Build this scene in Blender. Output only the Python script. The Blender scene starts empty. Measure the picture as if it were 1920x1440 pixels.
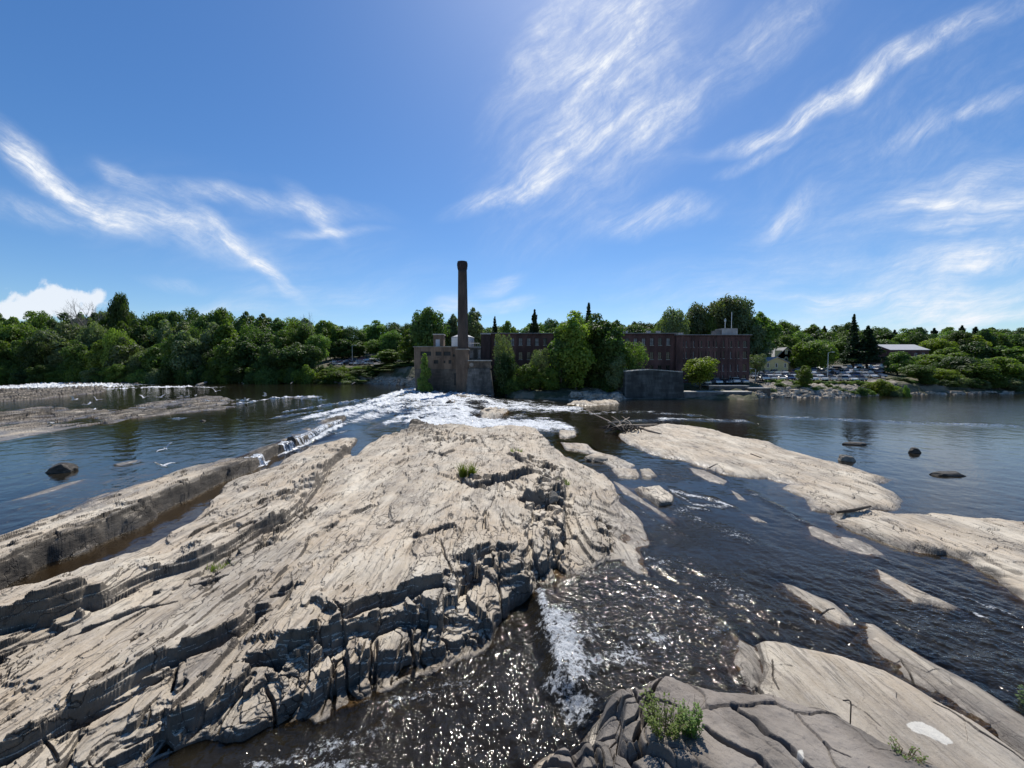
import bpy, bmesh, math, random
import numpy as np
from mathutils import Vector, Matrix
R = math.radians
random.seed(7); rng = np.random.default_rng(7)
S = bpy.context.scene
COL = S.collection
# ------------------------------------------------------------ camera
F = 721.0; HC = 8.0; TH = math.atan(32/F)      # focal length in px of the 1920 photo, eye height, tilt
cd = bpy.data.cameras.new('camera'); cam = bpy.data.objects.new('camera', cd); COL.objects.link(cam)
cd.sensor_width = 36.0; cd.lens = 36.0*F/1920; cd.clip_start = 0.1; cd.clip_end = 8000
cam.location = (0, 0, HC); cam.rotation_euler = (R(90)-TH, 0, 0)
S.camera = cam
S.render.resolution_x = 1024; S.render.resolution_y = 768
S.view_settings.view_transform = 'Standard'; S.view_settings.look = 'None'
S.view_settings.exposure = 0.0; S.view_settings.gamma = 1.0
SUN_EL, SUN_AZ = R(53), R(9)
# ------------------------------------------------------------ sun
sl = bpy.data.lights.new('sun', 'SUN'); sl.energy = 5.0; sl.angle = R(0.53); sl.color = (1.0, 0.95, 0.87)
so = bpy.data.objects.new('sun', sl); COL.objects.link(so)
sdir = Vector((math.sin(SUN_AZ)*math.cos(SUN_EL), math.cos(SUN_AZ)*math.cos(SUN_EL), math.sin(SUN_EL)))
so.rotation_euler = sdir.to_track_quat('Z', 'Y').to_euler(); so.location = sdir*200

def ray(u, v):
    a = (u-960)/F; b = -(v-720)/F
    return a, math.cos(TH)+b*math.sin(TH), -math.sin(TH)+b*math.cos(TH)
def P(u, v, z=0.0):            # where the line of sight through (u, v) meets the level z
    a, c, d = ray(u, v)
    t = (z-HC)/d
    return (a*t, c*t)
def at(u, v, D):               # where it meets the vertical plane y = D
    a, c, d = ray(u, v); t = D/c
    return (a*t, D, HC+d*t)
def XU(u, D): return at(u, 688, D)[0]
def ZV(v, D): return at(960, v, D)[2]
# ------------------------------------------------------------ world: sky with high cirrus
W = bpy.data.worlds.new('World'); S.world = W; W.use_nodes = True
nt = W.node_tree; nt.nodes.clear()
def N(t, **k):
    n = nt.nodes.new(t)
    for a, b in k.items(): setattr(n, a, b)
    return n
def L(a, b): nt.links.new(a, b)
out = N('ShaderNodeOutputWorld'); bg = N('ShaderNodeBackground'); bg.inputs['Strength'].default_value = 0.1
L(bg.outputs[0], out.inputs[0])
sky = N('ShaderNodeTexSky'); sky.sky_type = 'NISHITA'; sky.sun_disc = False
sky.sun_elevation = SUN_EL; sky.sun_rotation = SUN_AZ
sky.altitude = 60; sky.air_density = 1.0; sky.dust_density = 0.35; sky.ozone_density = 3.0
tc = N('ShaderNodeTexCoord')
sep = N('ShaderNodeSeparateXYZ'); L(tc.outputs['Generated'], sep.inputs[0])
ymx = N('ShaderNodeMath', operation='MAXIMUM'); L(sep.outputs[1], ymx.inputs[0]); ymx.inputs[1].default_value = 0.05
dx = N('ShaderNodeMath', operation='DIVIDE'); L(sep.outputs[0], dx.inputs[0]); L(ymx.outputs[0], dx.inputs[1])
dz = N('ShaderNodeMath', operation='DIVIDE'); L(sep.outputs[2], dz.inputs[0]); L(ymx.outputs[0], dz.inputs[1])
cmb = N('ShaderNodeCombineXYZ'); L(dx.outputs[0], cmb.inputs[0]); L(dz.outputs[0], cmb.inputs[1])
# the cloud field bends the lookup so the streaks curl
wn = N('ShaderNodeTexNoise'); wn.inputs['Scale'].default_value = 3.0; wn.inputs['Detail'].default_value = 3; wn.inputs['Roughness'].default_value = 0.5
L(cmb.outputs[0], wn.inputs['Vector'])
w1 = N('ShaderNodeVectorMath', operation='SUBTRACT'); L(wn.outputs['Color'], w1.inputs[0]); w1.inputs[1].default_value = (.5, .5, .5)
w2 = N('ShaderNodeVectorMath', operation='SCALE'); L(w1.outputs[0], w2.inputs[0]); w2.inputs['Scale'].default_value = 0.13
w3 = N('ShaderNodeVectorMath', operation='ADD'); L(cmb.outputs[0], w3.inputs[0]); L(w2.outputs[0], w3.inputs[1])
flat = N('ShaderNodeVectorMath', operation='MULTIPLY'); L(w3.outputs[0], flat.inputs[0]); flat.inputs[1].default_value = (1, 1, 0)
def blobs(lst, src):
    acc = None
    for (u, v, la, lb, ang, s) in lst:
        a, c, d = ray(u, v)
        m = N('ShaderNodeMapping', vector_type='TEXTURE')
        m.inputs['Location'].default_value = (a/c, d/c, 0)
        m.inputs['Rotation'].default_value = (0, 0, R(ang))
        m.inputs['Scale'].default_value = (la/F, lb/F, 1)
        L(src, m.inputs[0])
        ln = N('ShaderNodeVectorMath', operation='LENGTH'); L(m.outputs[0], ln.inputs[0])
        mr = N('ShaderNodeMapRange', interpolation_type='SMOOTHSTEP'); L(ln.outputs['Value'], mr.inputs[0])
        mr.inputs[1].default_value = 0.0; mr.inputs[2].default_value = 1.9
        mr.inputs[3].default_value = s; mr.inputs[4].default_value = 0
        if acc is None: acc = mr.outputs[0]
        else:
            ad = N('ShaderNodeMath', operation='ADD'); L(acc, ad.inputs[0]); L(mr.outputs[0], ad.inputs[1]); acc = ad.outputs[0]
    return acc
def fibre(ang, sx, sy, det=8, rough=.62, src=None):
    m0 = N('ShaderNodeMapping', vector_type='POINT'); m0.inputs['Rotation'].default_value = (0, 0, R(-ang)); L(src or w3.outputs[0], m0.inputs[0])
    m = N('ShaderNodeMapping', vector_type='POINT'); m.inputs['Scale'].default_value = (sx, sy, 1); L(m0.outputs[0], m.inputs[0])
    n = N('ShaderNodeTexNoise'); n.inputs['Scale'].default_value = 1.0; n.inputs['Detail'].default_value = det; n.inputs['Roughness'].default_value = rough
    L(m.outputs[0], n.inputs['Vector'])
    mr = N('ShaderNodeMapRange'); L(n.outputs[0], mr.inputs[0]); mr.inputs[1].default_value = .33; mr.inputs[2].default_value = .72
    return mr.outputs[0]
def mul(a, b):
    m = N('ShaderNodeMath', operation='MULTIPLY'); L(a, m.inputs[0]); L(b, m.inputs[1]); return m.outputs[0]
def add(a, b):
    m = N('ShaderNodeMath', operation='ADD', use_clamp=True); L(a, m.inputs[0]); L(b, m.inputs[1]); return m.outputs[0]
groupR = [(1110,130,230,110,62,.35),(1100,330,160,80,40,.22),(1700,250,260,140,25,.16),(1110,110,150,60,65,.6),(1020,60,140,24,58,.55),(1030,310,75,26,48,.75),(935,372,75,17,22,.8),(1200,60,130,80,60,.5),(1215,225,85,42,30,.65),
 (1440,250,75,15,18,.9),(1545,200,95,19,27,.8),(1660,130,110,19,30,.7),(1800,60,130,20,28,.55),(1440,70,150,36,40,.4),(1225,410,80,26,12,.85),
 (1495,400,60,20,35,.65),(1440,290,70,9,22,.6),(1330,110,110,24,42,.3),(1800,220,140,14,22,.4)]
groupL = [(40,290,70,26,-38,.95),(130,350,110,20,-32,.85),(300,415,170,26,-20,.85),(460,475,100,13,-38,.9),(520,520,40,8,-30,.6),(470,380,170,15,-8,.6),(590,402,55,13,-42,.7),
 (620,437,70,7,0,.5),(240,335,50,13,-35,.6),(120,400,180,20,-10,.4),(320,522,50,8,-12,.4)]
groupH = [(1750,470,330,120,8,.30),(1300,560,260,50,4,.22),(500,470,330,80,-16,.12),(1830,350,150,24,14,.6),(1870,400,120,26,12,.6),(1860,490,190,24,9,.8),(1800,560,190,22,3,.85),(1560,552,80,13,3,.75),(1860,590,160,12,0,.85),(1640,606,150,11,0,.8),
 (930,535,40,11,15,.8),(945,568,50,9,8,.8),(850,578,30,18,20,.7),(450,580,120,14,-3,.45),(1230,300,200,10,6,.12),(600,545,140,18,0,.25),(1780,390,60,8,0,.6)]
fl = flat.outputs[0]
def wisps(ang, sx, sy):      # fine fibres inside softer tufts
    a = fibre(ang, sx, sy, 9, .66); b = fibre(ang+14, sx*1.6, sy*.5, 7, .7)
    m = N('ShaderNodeMath', operation='MULTIPLY_ADD'); L(a, m.inputs[0]); L(b, m.inputs[1]); m.inputs[2].default_value = .10
    s = N('ShaderNodeMath', operation='MULTIPLY'); L(m.outputs[0], s.inputs[0]); s.inputs[1].default_value = 1.55; return s.outputs[0]
cR = mul(blobs(groupR, fl), wisps(38, 5.0, 28))
cL = mul(blobs(groupL, fl), wisps(-26, 5.0, 28))
cH = mul(blobs(groupH, fl), wisps(6, 3.0, 26))
cir = add(add(cR, cL), cH)
# cumulus low on the left
cu = blobs([(100,545,40,22,10,.62),(70,565,60,22,0,.6),(130,566,50,22,0,.6),(8,572,36,20,0,.62),(178,558,24,20,0,.6),(70,590,150,14,0,.6)], cmb.outputs[0])
cn = N('ShaderNodeTexNoise'); cn.inputs['Scale'].default_value = 26; cn.inputs['Detail'].default_value = 6; L(cmb.outputs[0], cn.inputs['Vector'])
cn2 = N('ShaderNodeMath', operation='MULTIPLY_ADD'); L(cn.outputs[0], cn2.inputs[0]); cn2.inputs[1].default_value = 2.2; cn2.inputs[2].default_value = -.6
cs = N('ShaderNodeMath', operation='ADD'); L(cu, cs.inputs[0]); L(cn2.outputs[0], cs.inputs[1])
cm = N('ShaderNodeMapRange', interpolation_type='SMOOTHSTEP'); L(cs.outputs[0], cm.inputs[0]); cm.inputs[1].default_value = .86; cm.inputs[2].default_value = 1.35; cm.inputs[4].default_value = .85
cg = N('ShaderNodeMapRange'); L(cu, cg.inputs[0]); cg.inputs[1].default_value = .08; cg.inputs[2].default_value = .4
allc = add(cir, mul(cm.outputs[0], cg.outputs[0]))
# nothing overhead-behind: fade where the ray points away from the view side
fy = N('ShaderNodeMapRange'); L(sep.outputs[1], fy.inputs[0]); fy.inputs[1].default_value = .08; fy.inputs[2].default_value = .25
cf = mul(allc, fy.outputs[0])
sat = N('ShaderNodeHueSaturation'); sat.inputs['Saturation'].default_value = 1.22; sat.inputs['Value'].default_value = 1.06; L(sky.outputs[0], sat.inputs['Color'])
tint = N('ShaderNodeMix', data_type='RGBA', blend_type='MULTIPLY'); tint.inputs[0].default_value = 1.0
L(sat.outputs[0], tint.inputs[6]); tint.inputs[7].default_value = (.90, 1.0, 1.12, 1)
mx = N('ShaderNodeMix', data_type='RGBA'); L(cf, mx.inputs[0]); L(tint.outputs[2], mx.inputs[6]); mx.inputs[7].default_value = (9.0, 9.4, 10.0, 1)
L(mx.outputs[2], bg.inputs[0])

# ------------------------------------------------------------ naming helpers
def link(o, parent=None):
    COL.objects.link(o)
    if parent is not None: o.parent = parent
    return o
def tag(o, label=None, cat=None, group=None, kind=None):
    if label: o['label'] = label
    if cat: o['category'] = cat
    if group: o['group'] = group
    if kind: o['kind'] = kind
    return o
def empty(name, loc, rz=0, **k):
    o = bpy.data.objects.new(name, None); COL.objects.link(o); o.location = loc; o.rotation_euler = (0, 0, rz); o.empty_display_size = .3
    tag(o, **k); return o
def mesh_np(name, V, Fq, mat=None, parent=None, smooth=False, attrs=None, mats=None):
    me = bpy.data.meshes.new(name)
    V = np.asarray(V, np.float32); Fq = np.asarray(Fq, np.int32)
    me.vertices.add(len(V)); me.vertices.foreach_set('co', V.ravel())
    k = Fq.shape[1]
    me.loops.add(Fq.size); me.loops.foreach_set('vertex_index', Fq.ravel())
    me.polygons.add(len(Fq)); me.polygons.foreach_set('loop_start', np.arange(0, Fq.size, k, dtype=np.int32))
    me.update(calc_edges=True)
    me.polygons.foreach_set('use_smooth', np.full(len(Fq), smooth))
    for an, arr in (attrs or {}).items():
        at_ = me.attributes.new(an, 'FLOAT', 'POINT'); at_.data.foreach_set('value', np.asarray(arr, np.float32).ravel())
    if mat: me.materials.append(mat)
    o = bpy.data.objects.new(name, me); link(o, parent); return o
class MB:
    """collects boxes, bars, tubes and free polygons into ONE mesh"""
    def __init__(s): s.v = []; s.f = []; s.mi = []
    def poly(s, pts, m=0):
        b = len(s.v); s.v += [tuple(p) for p in pts]; s.f.append(tuple(range(b, b+len(pts)))); s.mi.append(m)
    def hexa(s, p, m=0):      # 8 points: bottom ring, top ring
        b = len(s.v); s.v += [tuple(q) for q in p]
        for f in ((3,2,1,0),(4,5,6,7),(0,1,5,4),(1,2,6,5),(2,3,7,6),(3,0,4,7)):
            s.f.append(tuple(b+i for i in f)); s.mi.append(m)
    def box(s, x0, x1, y0, y1, z0, z1, m=0):
        s.hexa([(x0,y0,z0),(x1,y0,z0),(x1,y1,z0),(x0,y1,z0),(x0,y0,z1),(x1,y0,z1),(x1,y1,z1),(x0,y1,z1)], m)
    def tube(s, pts, rad, n=8, m=0, cap=True):
        pts = [Vector(p) for p in pts]
        if not hasattr(rad, '__len__'): rad = [rad]*len(pts)
        b = len(s.v); ref = Vector((0.13, .31, 1)) 
        for i, p in enumerate(pts):
            t = (pts[min(i+1, len(pts)-1)]-pts[max(i-1, 0)]).normalized()
            r_ = ref if abs(t.dot(ref.normalized())) < .95 else Vector((1, 0, 0))
            a = t.cross(r_).normalized(); c = t.cross(a)
            for k in range(n):
                an = 2*math.pi*k/n; s.v.append(tuple(p+(a*math.cos(an)+c*math.sin(an))*rad[i]))
        for i in range(len(pts)-1):
            for k in range(n):
                k2 = (k+1) % n; s.f.append((b+i*n+k, b+i*n+k2, b+(i+1)*n+k2, b+(i+1)*n+k)); s.mi.append(m)
        if cap:
            s.f.append(tuple(b+k for k in range(n))[::-1]); s.mi.append(m)
            s.f.append(tuple(b+(len(pts)-1)*n+k for k in range(n))); s.mi.append(m)
    def build(s, name, mat, parent=None, smooth=False):
        me = bpy.data.meshes.new(name); me.from_pydata(s.v, [], s.f)
        for m in (mat if isinstance(mat, (list, tuple)) else [mat]): me.materials.append(m)
        me.polygons.foreach_set('material_index', s.mi)
        if smooth: me.polygons.foreach_set('use_smooth', [True]*len(s.f))
        me.update(); o = bpy.data.objects.new(name, me); link(o, parent); return o
def copy_tree(o, parent=None):
    c = o.copy(); COL.objects.link(c); c.parent = parent
    for ch in o.children: copy_tree(ch, c)
    return c

# ------------------------------------------------------------ materials
def newmat(name):
    m = bpy.data.materials.new(name); m.use_nodes = True; t = m.node_tree; t.nodes.clear()
    o = t.nodes.new('ShaderNodeOutputMaterial'); return m, t, o
class G:
    def __init__(s, t): s.t = t
    def n(s, ty, ins=None, **k):
        n = s.t.nodes.new(ty)
        for a, b in k.items(): setattr(n, a, b)
        for a, b in (ins or {}).items():
            if hasattr(b, 'is_output') or isinstance(b, bpy.types.NodeSocket): s.t.links.new(b, n.inputs[a])
            else: n.inputs[a].default_value = b
        return n
    def noise(s, vec, scale, det=4, rough=.55, dist=0.0):
        return s.n('ShaderNodeTexNoise', {'Vector': vec, 'Scale': scale, 'Detail': det, 'Roughness': rough, 'Distortion': dist}).outputs[0]
    def mapv(s, vec, scale=(1,1,1), rot=(0,0,0)):
        return s.n('ShaderNodeMapping', {'Vector': vec, 'Scale': scale, 'Rotation': rot}).outputs[0]
    def ramp(s, f, a, b, c=0.0, d=1.0, smooth=True):
        return s.n('ShaderNodeMapRange', {0: f, 1: a, 2: b, 3: c, 4: d}, interpolation_type='SMOOTHSTEP' if smooth else 'LINEAR').outputs[0]
    def mix(s, f, a, b, bt='MIX'):
        n = s.n('ShaderNodeMix', {0: f, 6: a, 7: b}, data_type='RGBA', blend_type=bt); return n.outputs[2]
    def math(s, op, a, b=0.0, clamp=False):
        return s.n('ShaderNodeMath', {0: a, 1: b}, operation=op, use_clamp=clamp).outputs[0]
    def bump(s, h, st, dist, nrm=None):
        d = {'Height': h, 'Strength': st, 'Distance': dist}
        if nrm is not None: d['Normal'] = nrm
        return s.n('ShaderNodeBump', d).outputs[0]
def c4(r, g, b): return (r, g, b, 1.0)
def simple(name, col, rough=.8, metal=0.0, var=.25, scale=1.5, bump=.0, bscale=8):
    m, t, o = newmat(name); g = G(t)
    gp = g.n('ShaderNodeTexCoord').outputs['Object']
    n1 = g.noise(gp, scale, 5, .6); f = g.ramp(n1, .3, .7)
    c = g.mix(f, c4(*[x*(1-var) for x in col]), c4(*[min(1, x*(1+var)) for x in col]))
    b = g.n('ShaderNodeBsdfPrincipled', {'Base Color': c, 'Roughness': rough, 'Metallic': metal})
    if bump: t.links.new(g.bump(g.noise(gp, bscale, 4), bump, .05), b.inputs['Normal'])
    t.links.new(b.outputs[0], o.inputs[0]); return m
def leafmat(name, a, b, tr=.35):
    m, t, o = newmat(name); g = G(t)
    gp = g.n('ShaderNodeNewGeometry').outputs['Position']
    oi = g.n('ShaderNodeObjectInfo').outputs['Random']
    isl = g.n('ShaderNodeNewGeometry').outputs['Random Per Island']
    f = g.math('ADD', g.math('MULTIPLY', g.noise(gp, .35, 3), .6), g.math('MULTIPLY', isl, .45), True)
    c = g.mix(f, c4(*a), c4(*b))
    c = g.n('ShaderNodeHueSaturation', {'Hue': g.ramp(oi, 0, 1, .478, .515, False), 'Saturation': g.ramp(oi, 0, 1, 1.05, .9, False), 'Value': g.ramp(g.math('FRACT', g.math('MULTIPLY', oi, 7.3)), 0, 1, .7, 1.35, False), 'Color': c}).outputs[0]
    d = g.n('ShaderNodeBsdfPrincipled', {'Base Color': c, 'Roughness': .55})
    d.inputs['Specular IOR Level'].default_value = .35
    ct = g.mix(1.0, c, c4(1.5, 1.75, .6), 'MULTIPLY')
    tl = g.n('ShaderNodeBsdfTranslucent', {'Color': ct})
    ms = g.n('ShaderNodeMixShader', {0: tr, 1: d.outputs[0], 2: tl.outputs[0]})
    t.links.new(ms.outputs[0], o.inputs[0]); return m
M = {}
M['leaf_dark'] = leafmat('leaf_dark', (.036, .065, .013), (.095, .155, .034))
M['leaf_mid'] = leafmat('leaf_mid', (.060, .105, .018), (.15, .225, .042), .42)
M['leaf_yellow'] = leafmat('leaf_yellow', (.085, .13, .02), (.20, .26, .042), .45)
M['leaf_grey'] = leafmat('leaf_grey', (.075, .105, .04), (.19, .235, .11))
M['needle'] = leafmat('needle', (.014, .032, .012), (.034, .062, .024), .2)
M['bark'] = simple('bark', (.09, .07, .05), .9, bump=.6, bscale=14)
M['dead_bark'] = simple('dead_bark', (.30, .27, .23), .9, bump=.5, bscale=10)
M['driftwood'] = simple('driftwood', (.26, .21, .16), .85, bump=.7, bscale=12)
M['debris'] = simple('debris', (.05, .038, .028), .9)
M['concrete'] = simple('concrete', (.30, .27, .235), .9, var=.35, scale=.5, bump=.3)
M['dark_concrete'] = simple('dark_concrete', (.12, .115, .11), .9, var=.4, scale=.6, bump=.3)
M['roof_grey'] = simple('roof_grey', (.33, .33, .34), .85, var=.2, scale=.6)
M['roof_white'] = simple('roof_white', (.46, .46, .46), .7, var=.1)
M['white_paint'] = simple('white_paint', (.72, .72, .70), .6, var=.08)
M['louver'] = simple('louver', (.45, .46, .50), .5, var=.1)
M['yellow_siding'] = simple('yellow_siding', (.62, .50, .24), .8, var=.08)
M['metal'] = simple('metal', (.45, .46, .46), .45, .6, var=.15)
M['dark_metal'] = simple('dark_metal', (.03, .026, .024), .6, .3)
M['rust'] = simple('rust', (.07, .045, .03), .8)
M['asphalt'] = simple('asphalt', (.085, .082, .078), .92, var=.25, scale=.25)
M['sash'] = simple('sash', (.09, .07, .065), .7)
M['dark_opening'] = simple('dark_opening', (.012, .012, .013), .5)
M['stone_cap'] = simple('stone_cap', (.42, .40, .36), .9)
def glass(name, col, rough=.12):
    m, t, o = newmat(name); g = G(t)
    gp = g.n('ShaderNodeNewGeometry').outputs['Position']
    c = g.mix(g.ramp(g.noise(gp, .9, 3), .35, .65), c4(*[x*.5 for x in col]), c4(*col))
    b = g.n('ShaderNodeBsdfPrincipled', {'Base Color': c, 'Roughness': rough}); t.links.new(b.outputs[0], o.inputs[0]); return m
M['glass'] = glass('glass', (.03, .03, .035))
M['glass_pale'] = glass('glass_pale', (.30, .29, .30), .4)
def brick(name, c1, c2, mortar, sx=.22, sy=.075, soot=.5):
    m, t, o = newmat(name); g = G(t)
    pos = g.n('ShaderNodeTexCoord').outputs['Object']
    s = g.n('ShaderNodeSeparateXYZ', {0: pos})
    hx = g.math('ADD', s.outputs[0], s.outputs[1])
    v = g.n('ShaderNodeCombineXYZ', {0: hx, 1: s.outputs[2], 2: 0.0}).outputs[0]
    b = g.n('ShaderNodeTexBrick', {'Vector': v, 'Color1': c4(*c1), 'Color2': c4(*c2), 'Mortar': c4(*mortar), 'Scale': 1.0, 'Mortar Size': .008, 'Brick Width': sx, 'Row Height': sy, 'Bias': 0.0})
    st = g.ramp(g.noise(g.mapv(pos, (.5, .5, .15)), .8, 5, .65), .35, .7, 1-soot, 1.15)
    c = g.mix(1.0, b.outputs[0], g.n('ShaderNodeCombineColor', {0: st, 1: st, 2: st}).outputs[0], 'MULTIPLY')
    p = g.n('ShaderNodeBsdfPrincipled', {'Base Color': c, 'Roughness': .9, 'Normal': g.bump(b.outputs[1], -.4, .02)})
    t.links.new(p.outputs[0], o.inputs[0]); return m
M['brick'] = brick('brick', (.17, .068, .055), (.125, .055, .05), (.13, .10, .09))
M['brick_east'] = brick('brick_east', (.175, .07, .058), (.13, .058, .052), (.14, .11, .10))
M['brick_dark'] = brick('brick_dark', (.075, .045, .045), (.06, .035, .038), (.08, .065, .06))
M['brick_stack'] = brick('brick_stack', (.13, .085, .065), (.10, .07, .055), (.12, .10, .085))
M['brick_buff'] = brick('brick_buff', (.29, .195, .135), (.22, .15, .105), (.22, .17, .13))
M['stone_wall'] = brick('stone_wall', (.22, .175, .135), (.15, .12, .095), (.07, .06, .05), 1.1, .45, .6)
M['stone_block'] = brick('stone_block', (.14, .14, .13), (.08, .08, .076), (.04, .04, .038), 1.5, .6, .6)
M['stone_pier'] = brick('stone_pier', (.19, .18, .165), (.12, .115, .105), (.05, .05, .045), 1.3, .55, .7)
# ============================================================ noise in numpy
def _h(ix, iy, seed):
    ix = ix.astype(np.int64); iy = iy.astype(np.int64)
    n = (ix*374761393 + iy*668265263 + seed*1442695041) & 0xFFFFFFFF
    n = ((n ^ (n >> 13))*1274126177) & 0xFFFFFFFF
    n = ((n ^ (n >> 16))*2246822519) & 0xFFFFFFFF
    return ((n ^ (n >> 15)) & 0xFFFFFF)/float(0x1000000)
def vnoise(x, y, seed=0):
    ix = np.floor(x); iy = np.floor(y); fx = x-ix; fy = y-iy
    fx = fx*fx*fx*(fx*(fx*6-15)+10); fy = fy*fy*fy*(fy*(fy*6-15)+10)
    a = _h(ix, iy, seed); b = _h(ix+1, iy, seed); c = _h(ix, iy+1, seed); d = _h(ix+1, iy+1, seed)
    return ((a+(b-a)*fx)*(1-fy)+(c+(d-c)*fx)*fy)*2-1
def fbm(x, y, oct=4, seed=0, rough=.5):
    s = 0; a = 1; t = 0; ca, sa = math.cos(.6), math.sin(.6)
    for i in range(oct):
        s = s+a*vnoise(x, y, seed+i*17); t += a; a *= rough
        x, y = (x*ca-y*sa)*2.03+3.1, (x*sa+y*ca)*2.03-1.7
    return s/t*1.6
def worley(x, y, seed=0):
    ix = np.floor(x); iy = np.floor(y); F1 = np.full(x.shape, 9.); F2 = np.full(x.shape, 9.); idv = np.zeros(x.shape)
    for i in (-1, 0, 1):
        for j in (-1, 0, 1):
            cx = ix+i; cy = iy+j
            px = cx+.1+.8*_h(cx, cy, seed); py = cy+.1+.8*_h(cx, cy, seed+5); r = _h(cx, cy, seed+9)
            d = np.hypot(px-x, py-y); m = d < F1
            F2 = np.where(m, F1, np.minimum(F2, d)); F1 = np.where(m, d, F1); idv = np.where(m, r, idv)
    return F1, F2, idv
def ss(a, b, x):
    t = np.clip((x-a)/(b-a), 0, 1); return t*t*(3-2*t)
def wpts(pts, z=0.0):
    return np.array([P(p[0], p[1], p[2] if len(p) > 2 else z) for p in pts])
def seg_dist(x, y, pts, closed=False):
    """distance, side (+ = left of travel), fraction along, to a polyline"""
    n = len(pts); best = np.full(x.shape, 1e9); side = np.zeros(x.shape); fr = np.zeros(x.shape)
    segs = [(i, (i+1) % n) for i in range(n if closed else n-1)]
    Ls = [np.hypot(*(pts[j]-pts[i])) for i, j in segs]; T = sum(Ls); acc = 0
    for (i, j), l in zip(segs, Ls):
        a = pts[i]; b = pts[j]; dx_, dy_ = (b-a)/max(l, 1e-6)
        px = x-a[0]; py = y-a[1]
        t = np.clip(px*dx_+py*dy_, 0, l); qx = px-dx_*t; qy = py-dy_*t
        d = qx*qx+qy*qy; m = d < best
        best = np.where(m, d, best); side = np.where(m, np.sign(dx_*py-dy_*px), side); fr = np.where(m, (acc+t)/T, fr); acc += l
    return np.sqrt(best), side, fr, T
def inside(x, y, pts):
    c = np.zeros(x.shape, bool); n = len(pts)
    for i in range(n):
        x0, y0 = pts[i]; x1, y1 = pts[(i+1) % n]
        if y0 == y1: continue
        cond = ((y0 > y) != (y1 > y)) & (x < (x1-x0)*(y-y0)/(y1-y0)+x0); c ^= cond
    return c
# ============================================================ rocks: outlines along the waterline
UP = 0.8                                     # level of the river above the ledges
MAIN = [(-400,1270,.1),(-160,1180,.1),(0,1119,.1),(67,1105,.1),(147,1070,.1),(173,1063,.1),(217,1047,.1),(280,1030,.1),(293,1017,.1),(347,990,.1),(377,970,.1),(380,957,.1),(417,927,.1),
 (410,917,.1),(433,903,.1),(483,890,.1),(520,877,.1),(540,860,.1),(587,840,.1),(640,825,.1),(668,824,.1),(655,842,.1),(662,858,.1),(690,835,.1),(712,824,.1),(748,818,.1),(770,796,.1),(782,786,.1),(812,798,.1),(860,800),(905,806),(960,802),
 (1010,808),(1030,833),(1063,863),(1107,880),(1127,890),(1150,917),(1160,940),(1187,960),(1207,983),(1217,1020),(1200,1032),(1212,1072),(1200,1071),(1163,1047),(1107,1068),(1050,1090),
 (1037,1103),(1003,1090),(1000,1108),(953,1132,-.2),(947,1153,-.3),(930,1187,-.4),(917,1213,-.4),(887,1229,-.4),(827,1252,-.4),(783,1269,-.4),(707,1302,-.4),(660,1329,-.4),(600,1352,-.4),
 (513,1372,-.4),(460,1379,-.4),(380,1385,-.4),(300,1419,-.4),(240,1446,-.4),(120,1540,-.4),(-300,1900,-.4),(-900,1900,-.4),(-900,1500,.1)]
RIDGE = [(-500,1180,UP),(-160,1050,UP),(0,1000,UP),(60,978,UP),(130,957,UP),(200,927,UP),(260,902,UP),(330,880,UP),(400,867,UP),(450,852,UP),(500,832,UP),(540,814,UP),(580,798,UP),(628,783,UP),
 (642,792,.1),(600,814,.1),(560,832,.1),(520,851,.1),(470,873,.1),(430,892,.1),(400,907,.1),(320,947,.1),(267,977,.1),(187,1010,.1),(93,1050,.1),(0,1100,.1),(-160,1165,.1),(-500,1330,.1)]
SLABC = [(1160,815),(1200,801),(1250,796),(1290,799),(1323,803),(1380,820),(1447,830),(1480,847),(1540,863),(1583,875),(1625,885),(1672,900),(1643,908),(1680,927),(1693,940),(1683,960),(1633,956),(1600,962),(1560,963),(1520,957),
 (1507,933),(1467,916),(1482,908),(1440,897),(1407,897),(1360,890),(1330,878),(1280,864),(1215,850),(1173,832)]
SLABD = [(1553,968),(1633,961),(1690,963),(1780,970),(1920,981),(2300,1010),(2700,1250),(2100,1200),(1920,1129),(1890,1110),(1853,1078),(1813,1053),(1773,1040),(1727,1037),(1673,1023),(1613,1003),(1580,990)]
E1 = [(1510,984),(1527,986),(1573,1006),(1603,1010),(1630,1022),(1656,1042),(1625,1042),(1590,1034),(1547,1017),(1520,1003)]
F1_ = [(1645,1068),(1660,1076),(1697,1093),(1740,1113),(1803,1142),(1790,1146),(1773,1142),(1747,1134),(1713,1130),(1680,1106),(1650,1088)]
G1 = [(1463,1090),(1497,1103),(1530,1116),(1567,1131),(1592,1152),(1612,1172),(1610,1178),(1573,1176),(1527,1143),(1480,1110)]
H1 = [(1613,1163),(1640,1170),(1690,1207),(1760,1247),(1830,1283),(1920,1343),(2200,1520),(2400,1800),(2150,1700),(1920,1420),(1827,1352),(1780,1313),(1747,1297),(1697,1267),(1653,1233),(1627,1205)]
I1 = [(1417,1210),(1425,1206),(1467,1208),(1513,1223),(1580,1240),(1653,1260),(1697,1283),(1773,1332),(1830,1362),(1925,1432),(2300,1750),(2500,2600),(1300,2600),(1380,1400),(1433,1270),(1428,1240)]
SLV = [(1370,1183),(1385,1196),(1417,1216),(1433,1270),(1410,1290),(1393,1263),(1380,1243),(1384,1218)]
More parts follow.
